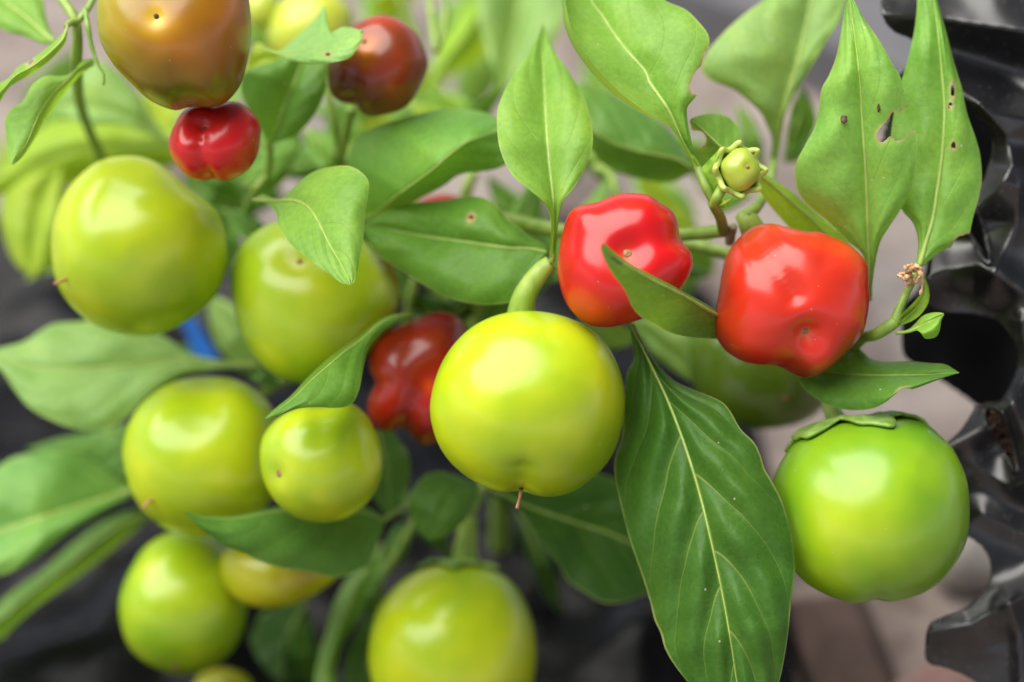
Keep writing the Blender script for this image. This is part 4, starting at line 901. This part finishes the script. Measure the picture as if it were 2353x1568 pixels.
pepper('blocky orange-red pepper on the right with a puckered blossom end', (1822, 690), .500,
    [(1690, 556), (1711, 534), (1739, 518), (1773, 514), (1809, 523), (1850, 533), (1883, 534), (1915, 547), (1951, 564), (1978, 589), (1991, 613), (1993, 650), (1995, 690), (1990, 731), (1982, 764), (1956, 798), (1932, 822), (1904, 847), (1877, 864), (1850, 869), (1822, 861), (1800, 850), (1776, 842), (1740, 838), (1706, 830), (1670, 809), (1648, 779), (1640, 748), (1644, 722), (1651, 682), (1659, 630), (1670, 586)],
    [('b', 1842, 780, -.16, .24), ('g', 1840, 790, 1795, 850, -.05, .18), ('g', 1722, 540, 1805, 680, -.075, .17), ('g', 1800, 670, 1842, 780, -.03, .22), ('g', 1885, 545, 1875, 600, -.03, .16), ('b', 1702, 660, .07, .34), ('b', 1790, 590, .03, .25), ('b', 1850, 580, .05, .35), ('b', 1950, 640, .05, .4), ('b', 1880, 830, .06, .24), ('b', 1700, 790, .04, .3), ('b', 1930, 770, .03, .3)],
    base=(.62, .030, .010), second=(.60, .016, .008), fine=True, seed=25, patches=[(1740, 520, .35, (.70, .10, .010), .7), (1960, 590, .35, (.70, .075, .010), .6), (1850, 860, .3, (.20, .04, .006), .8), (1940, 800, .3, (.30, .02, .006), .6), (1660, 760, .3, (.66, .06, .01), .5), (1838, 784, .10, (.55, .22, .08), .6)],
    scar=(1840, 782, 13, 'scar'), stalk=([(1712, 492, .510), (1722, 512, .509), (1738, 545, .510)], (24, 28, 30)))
pepper('green pepper darkened by painted-in shade behind the big hanging leaf, under the orange-red one', (1748, 850), .560,
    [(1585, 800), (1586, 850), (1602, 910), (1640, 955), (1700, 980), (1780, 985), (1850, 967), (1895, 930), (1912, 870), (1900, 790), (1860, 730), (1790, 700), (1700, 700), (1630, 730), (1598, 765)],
    [], base=(.105, .18, .008), second=(.075, .14, .008), seed=28, scar=(1790, 910, 10, 'scar'))  # shade on this fruit is painted in: both skin colours lowered
pepper('round green pepper in the lower right with its leafy calyx on top', (2003, 1176), .502,
    [(1965, 968), (2014, 964), (2060, 963), (2096, 966), (2129, 976), (2159, 1001), (2184, 1026), (2205, 1064), (2219, 1105), (2224, 1150), (2224, 1190), (2218, 1235), (2200, 1279), (2164, 1328), (2123, 1358), (2082, 1374), (2041, 1383), (2008, 1381), (1976, 1386), (1948, 1384), (1904, 1369), (1863, 1347), (1831, 1318), (1800, 1265), (1783, 1200), (1777, 1140), (1780, 1099), (1798, 1058), (1828, 1017), (1866, 990), (1912, 974)],
    [('g', 2008, 1360, 2008, 1386, -.02, .12), ('b', 1980, 1090, .03, .5), ('b', 1960, 985, .02, .3), ('g', 2080, 1000, 2090, 1080, -.015, .25)],
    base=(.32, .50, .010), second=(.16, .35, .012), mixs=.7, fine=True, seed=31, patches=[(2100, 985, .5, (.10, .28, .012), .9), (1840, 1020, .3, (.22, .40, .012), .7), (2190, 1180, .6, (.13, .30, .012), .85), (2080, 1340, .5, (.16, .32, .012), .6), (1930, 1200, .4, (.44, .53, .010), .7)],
    stalk=([(1905, 905, .525), (1908, 935, .518), (1932, 985, .512)], (16, 19, 30)), calyx=((-.20, .95, -.24), .64, .0015))
pepper('oval green pepper at the bottom left below the leaf, out of focus', (420, 1386), .565,
    [(400, 1220), (340, 1250), (300, 1308), (278, 1370), (280, 1432), (302, 1490), (350, 1531), (410, 1551), (470, 1541), (530, 1502), (560, 1442), (567, 1370), (550, 1302), (512, 1250), (460, 1223)],
    [('b', 350, 1340, .04, .4), ('g', 440, 1440, 420, 1540, -.03, .3)], base=(.40, .52, .010), second=(.20, .38, .012), mixs=.7, seed=34, scar=(410, 1525, 12, 'scar'))
pepper('yellowish pepper peeking out below the leaf at the lower left', (640, 1312), .555,
    [(512, 1268), (505, 1308), (520, 1350), (560, 1386), (620, 1398), (690, 1386), (740, 1356), (778, 1322), (765, 1280), (710, 1248), (620, 1226), (545, 1238)],
    [('g', 660, 1320, 700, 1380, -.04, .2)], base=(.46, .44, .010), second=(.36, .40, .012), seed=37, patches=[(720, 1310, .3, (.34, .20, .012), .5)])
pepper('yellow-green pepper cut by the bottom edge left of the big hanging leaf', (1040, 1490), .560,
    [(1000, 1300), (930, 1330), (880, 1382), (855, 1440), (847, 1510), (860, 1585), (900, 1650), (970, 1692), (1060, 1702), (1150, 1670), (1210, 1610), (1231, 1530), (1226, 1440), (1200, 1370), (1160, 1325), (1090, 1300)],
    [('b', 970, 1440, .04, .4), ('g', 1100, 1330, 1120, 1460, -.03, .3)], seed=40, patches=[(1180, 1350, .4, (.22, .38, .012), .7), (950, 1560, .4, (.52, .52, .010), .6)],
    stalk=([(1078, 1190, .566), (1072, 1240, .566), (1066, 1300, .566)], (22, 24, 32)), calyx=((.04, .97, -.18), .40, .0012))
pepper('olive yellow pepper just showing at the bottom edge, lower left', (510, 1640), .600,
    [(510, 1528), (450, 1545), (405, 1590), (398, 1650), (420, 1710), (480, 1750), (550, 1745), (605, 1700), (618, 1640), (600, 1580), (560, 1543)], [], base=(.36, .36, .012), second=(.28, .32, .012), seed=52)
pepper('dark red pinched pepper tucked behind the left side of the middle green one', (960, 866), .537,
    [(1066, 745), (1044, 726), (1006, 719), (962, 729), (921, 748), (880, 764), (856, 782), (847, 817), (849, 856), (855, 883), (845, 910), (843, 938), (852, 968), (874, 990), (896, 994), (921, 990), (935, 1000), (962, 1020), (992, 1022), (1040, 990), (1075, 900), (1088, 820)],
    [('g', 852, 884, 900, 884, -.06, .24), ('b', 990, 880, -.14, .35), ('g', 925, 995, 960, 930, -.08, .2), ('b', 1000, 770, .04, .4)],
    base=(.42, .016, .008), second=(.28, .020, .006), mixs=.8, fine=True, seed=43, patches=[(990, 882, .15, (.70, .08, .01), .8), (970, 1010, .35, (.12, .01, .006), .7)])
pepper('hidden red pepper glimpsed behind the leaf with the small hole', (1018, 552), .556,
    [(1018, 446), (965, 460), (925, 500), (912, 552), (922, 600), (960, 648), (1018, 660), (1070, 645), (1110, 600), (1124, 552), (1110, 500), (1070, 460)], [], base=(.40, .014, .010), second=(.30, .012, .008), seed=46)
pepper('pale yellow-green pepper blurred behind the top leaves, right of the bronze one', (720, 70), .600,
    [(720, -20), (660, -5), (625, 40), (615, 90), (640, 135), (690, 160), (740, 160), (790, 135), (812, 90), (810, 30), (775, -10)], [], base=(.52, .58, .06), second=(.44, .52, .04), seed=49)
pepper('pale green pepper at the very top edge just right of the bronze pepper', (602, 20), .600,
    [(600, -30), (570, -10), (562, 20), (575, 55), (605, 68), (632, 50), (640, 15), (628, -15)], [], base=(.48, .56, .07), second=(.42, .52, .05), seed=50)

# --- the young fruit in its knobbly calyx
yb = empty('young_pepper', at(1695, 392, .492))
tag(yb, 'tiny young pepper in a knobbly yellow-green calyx between the two red peppers and the leaves', 'pepper')
bc = at(1697, 392, .492); ub = unit(1, .492)
axis = Vector(RIGHT*.35 + UP*.12 - FWD*.92).normalized(); e1 = axis.cross(Vector(UP)).normalized(); e2 = axis.cross(e1)
V = np.array([bc + (e1*d_[0]*45*(1+.05*math.cos(4*math.atan2(d_[1], d_[0])+.6)) + e2*d_[1]*49*(1+.05*math.cos(4*math.atan2(d_[1], d_[0])+.6)) + axis*(d_[2]*42 + 8))*ub*(1 - .10*math.exp(-((math.hypot(d_[0], d_[1]))/.25)**2)*(d_[2] > 0)) for d_ in ICO5_V[::1]])
obj('fruit_body', V, ICO5_F, MAT['fruit'], yb, colr=np.tile((.36, .46, .05), (len(V), 1)))
CV, CF = [], []; nr, ns = 10, 88
for i in range(nr+1):
    q = i/nr; ph = math.pi*(1 - .50*q)                                    # cup from the stalk up round the fruit
    for j in range(ns):
        th = 2*math.pi*j/ns; kn = max(0, math.cos(11*th/2.))**2
        kn = (0.5+.5*math.cos(8*th))**2
        rr_ = 53*math.sin(ph) + (12*kn + 2.5*noise.noise(Vector((math.cos(th)*3, math.sin(th)*3, q*3))))*q**1.5
        hh = 46*math.cos(ph) + 4 + 16*kn*q**3
        CV.append(bc + (e1*math.cos(th)*rr_ + e2*math.sin(th)*rr_ + axis*hh)*ub)
for i in range(nr):
    for j in range(ns): CF.append((i*ns+j, i*ns+(j+1) % ns, (i+1)*ns+(j+1) % ns, (i+1)*ns+j))
co = obj('calyx', CV, CF, MAT['budgreen'], yb); md_ = co.modifiers.new('thickness', 'SOLIDIFY'); md_.thickness = .0012; md_.offset = 0; sb_ = co.modifiers.new('soft', 'SUBSURF'); sb_.levels = 1; sb_.render_levels = 1
tip = bc + axis*ub*44
obj('dried_style', *tube_mesh([tip - axis*ub*4, tip + axis*ub*3, tip + axis*ub*7], [ub*5, ub*4.5, ub*3], 8), MAT['style'], yb)

# --- blue plastic label stuck in the pot behind
bp = at(455, 790, .63)
V = []; th_ = .0012
for z in (0, 1):
    for (x, y) in ((415, 730), (438, 720), (488, 800), (500, 830), (490, 850), (455, 845)):
        p = at(x, y, .63); V.append(p + Vector(FWD)*th_*z)
F = [tuple(range(6)), tuple(range(11, 5, -1))] + [(k, k+6, (k+1) % 6+6, (k+1) % 6) for k in range(6)]
tag(obj('plant_label', V, F, MAT['blue'], smooth=False), 'blue plastic plant label glimpsed behind the left green peppers', 'label')

# --- crumbs of dirt and frass lying on the leaves
def crumb(name, X, Y, d, rx, ry, mat, label, group=None, seed=0.):
    V = []
    for q in ICO_S:
        k = 1 + .35*noise.noise(Vector(q)*1.7 + Vector((seed, 0, 0)))
        V.append(at(X, Y, d) + Vector(RIGHT)*(q[0]*unit(rx)*k) + Vector(UP)*(q[1]*unit(ry)*k) - Vector(FWD)*(q[2]*unit(min(rx, ry))*k))
    tag(obj(name, V, ICO_SF, MAT[mat]), label, 'crumb', group)
_bm = bmesh.new(); bmesh.ops.create_icosphere(_bm, subdivisions=3, radius=1)
ICO_S = [tuple(v.co) for v in _bm.verts]; ICO_SF = [tuple(v.index for v in f.verts) for f in _bm.faces]; _bm.free()
crumb('dirt_crumb', 1939, 275, .4905, 8, 9, 'soil', 'round brown crumb of dirt on the right leaf with the big bite', seed=1)
crumb('frass_speck', 2019, 249, .4885, 3, 10, 'darkscar', 'thin black upright speck above the bite of the right leaf', seed=2)
for k, (x, y, d_) in enumerate(((1407, 592, .4600), (1414, 596, .4602), (1421, 602, .4604), (1427, 604, .4606))):
    crumb('frass_speck', x, y, d_, 4.5, 3, 'darkscar', ('first', 'second', 'third', 'fourth')[k] + ' tiny dark speck, counted from the tip, on the leaf over the centre red pepper', 'specks on the leaf tip', seed=3+k)
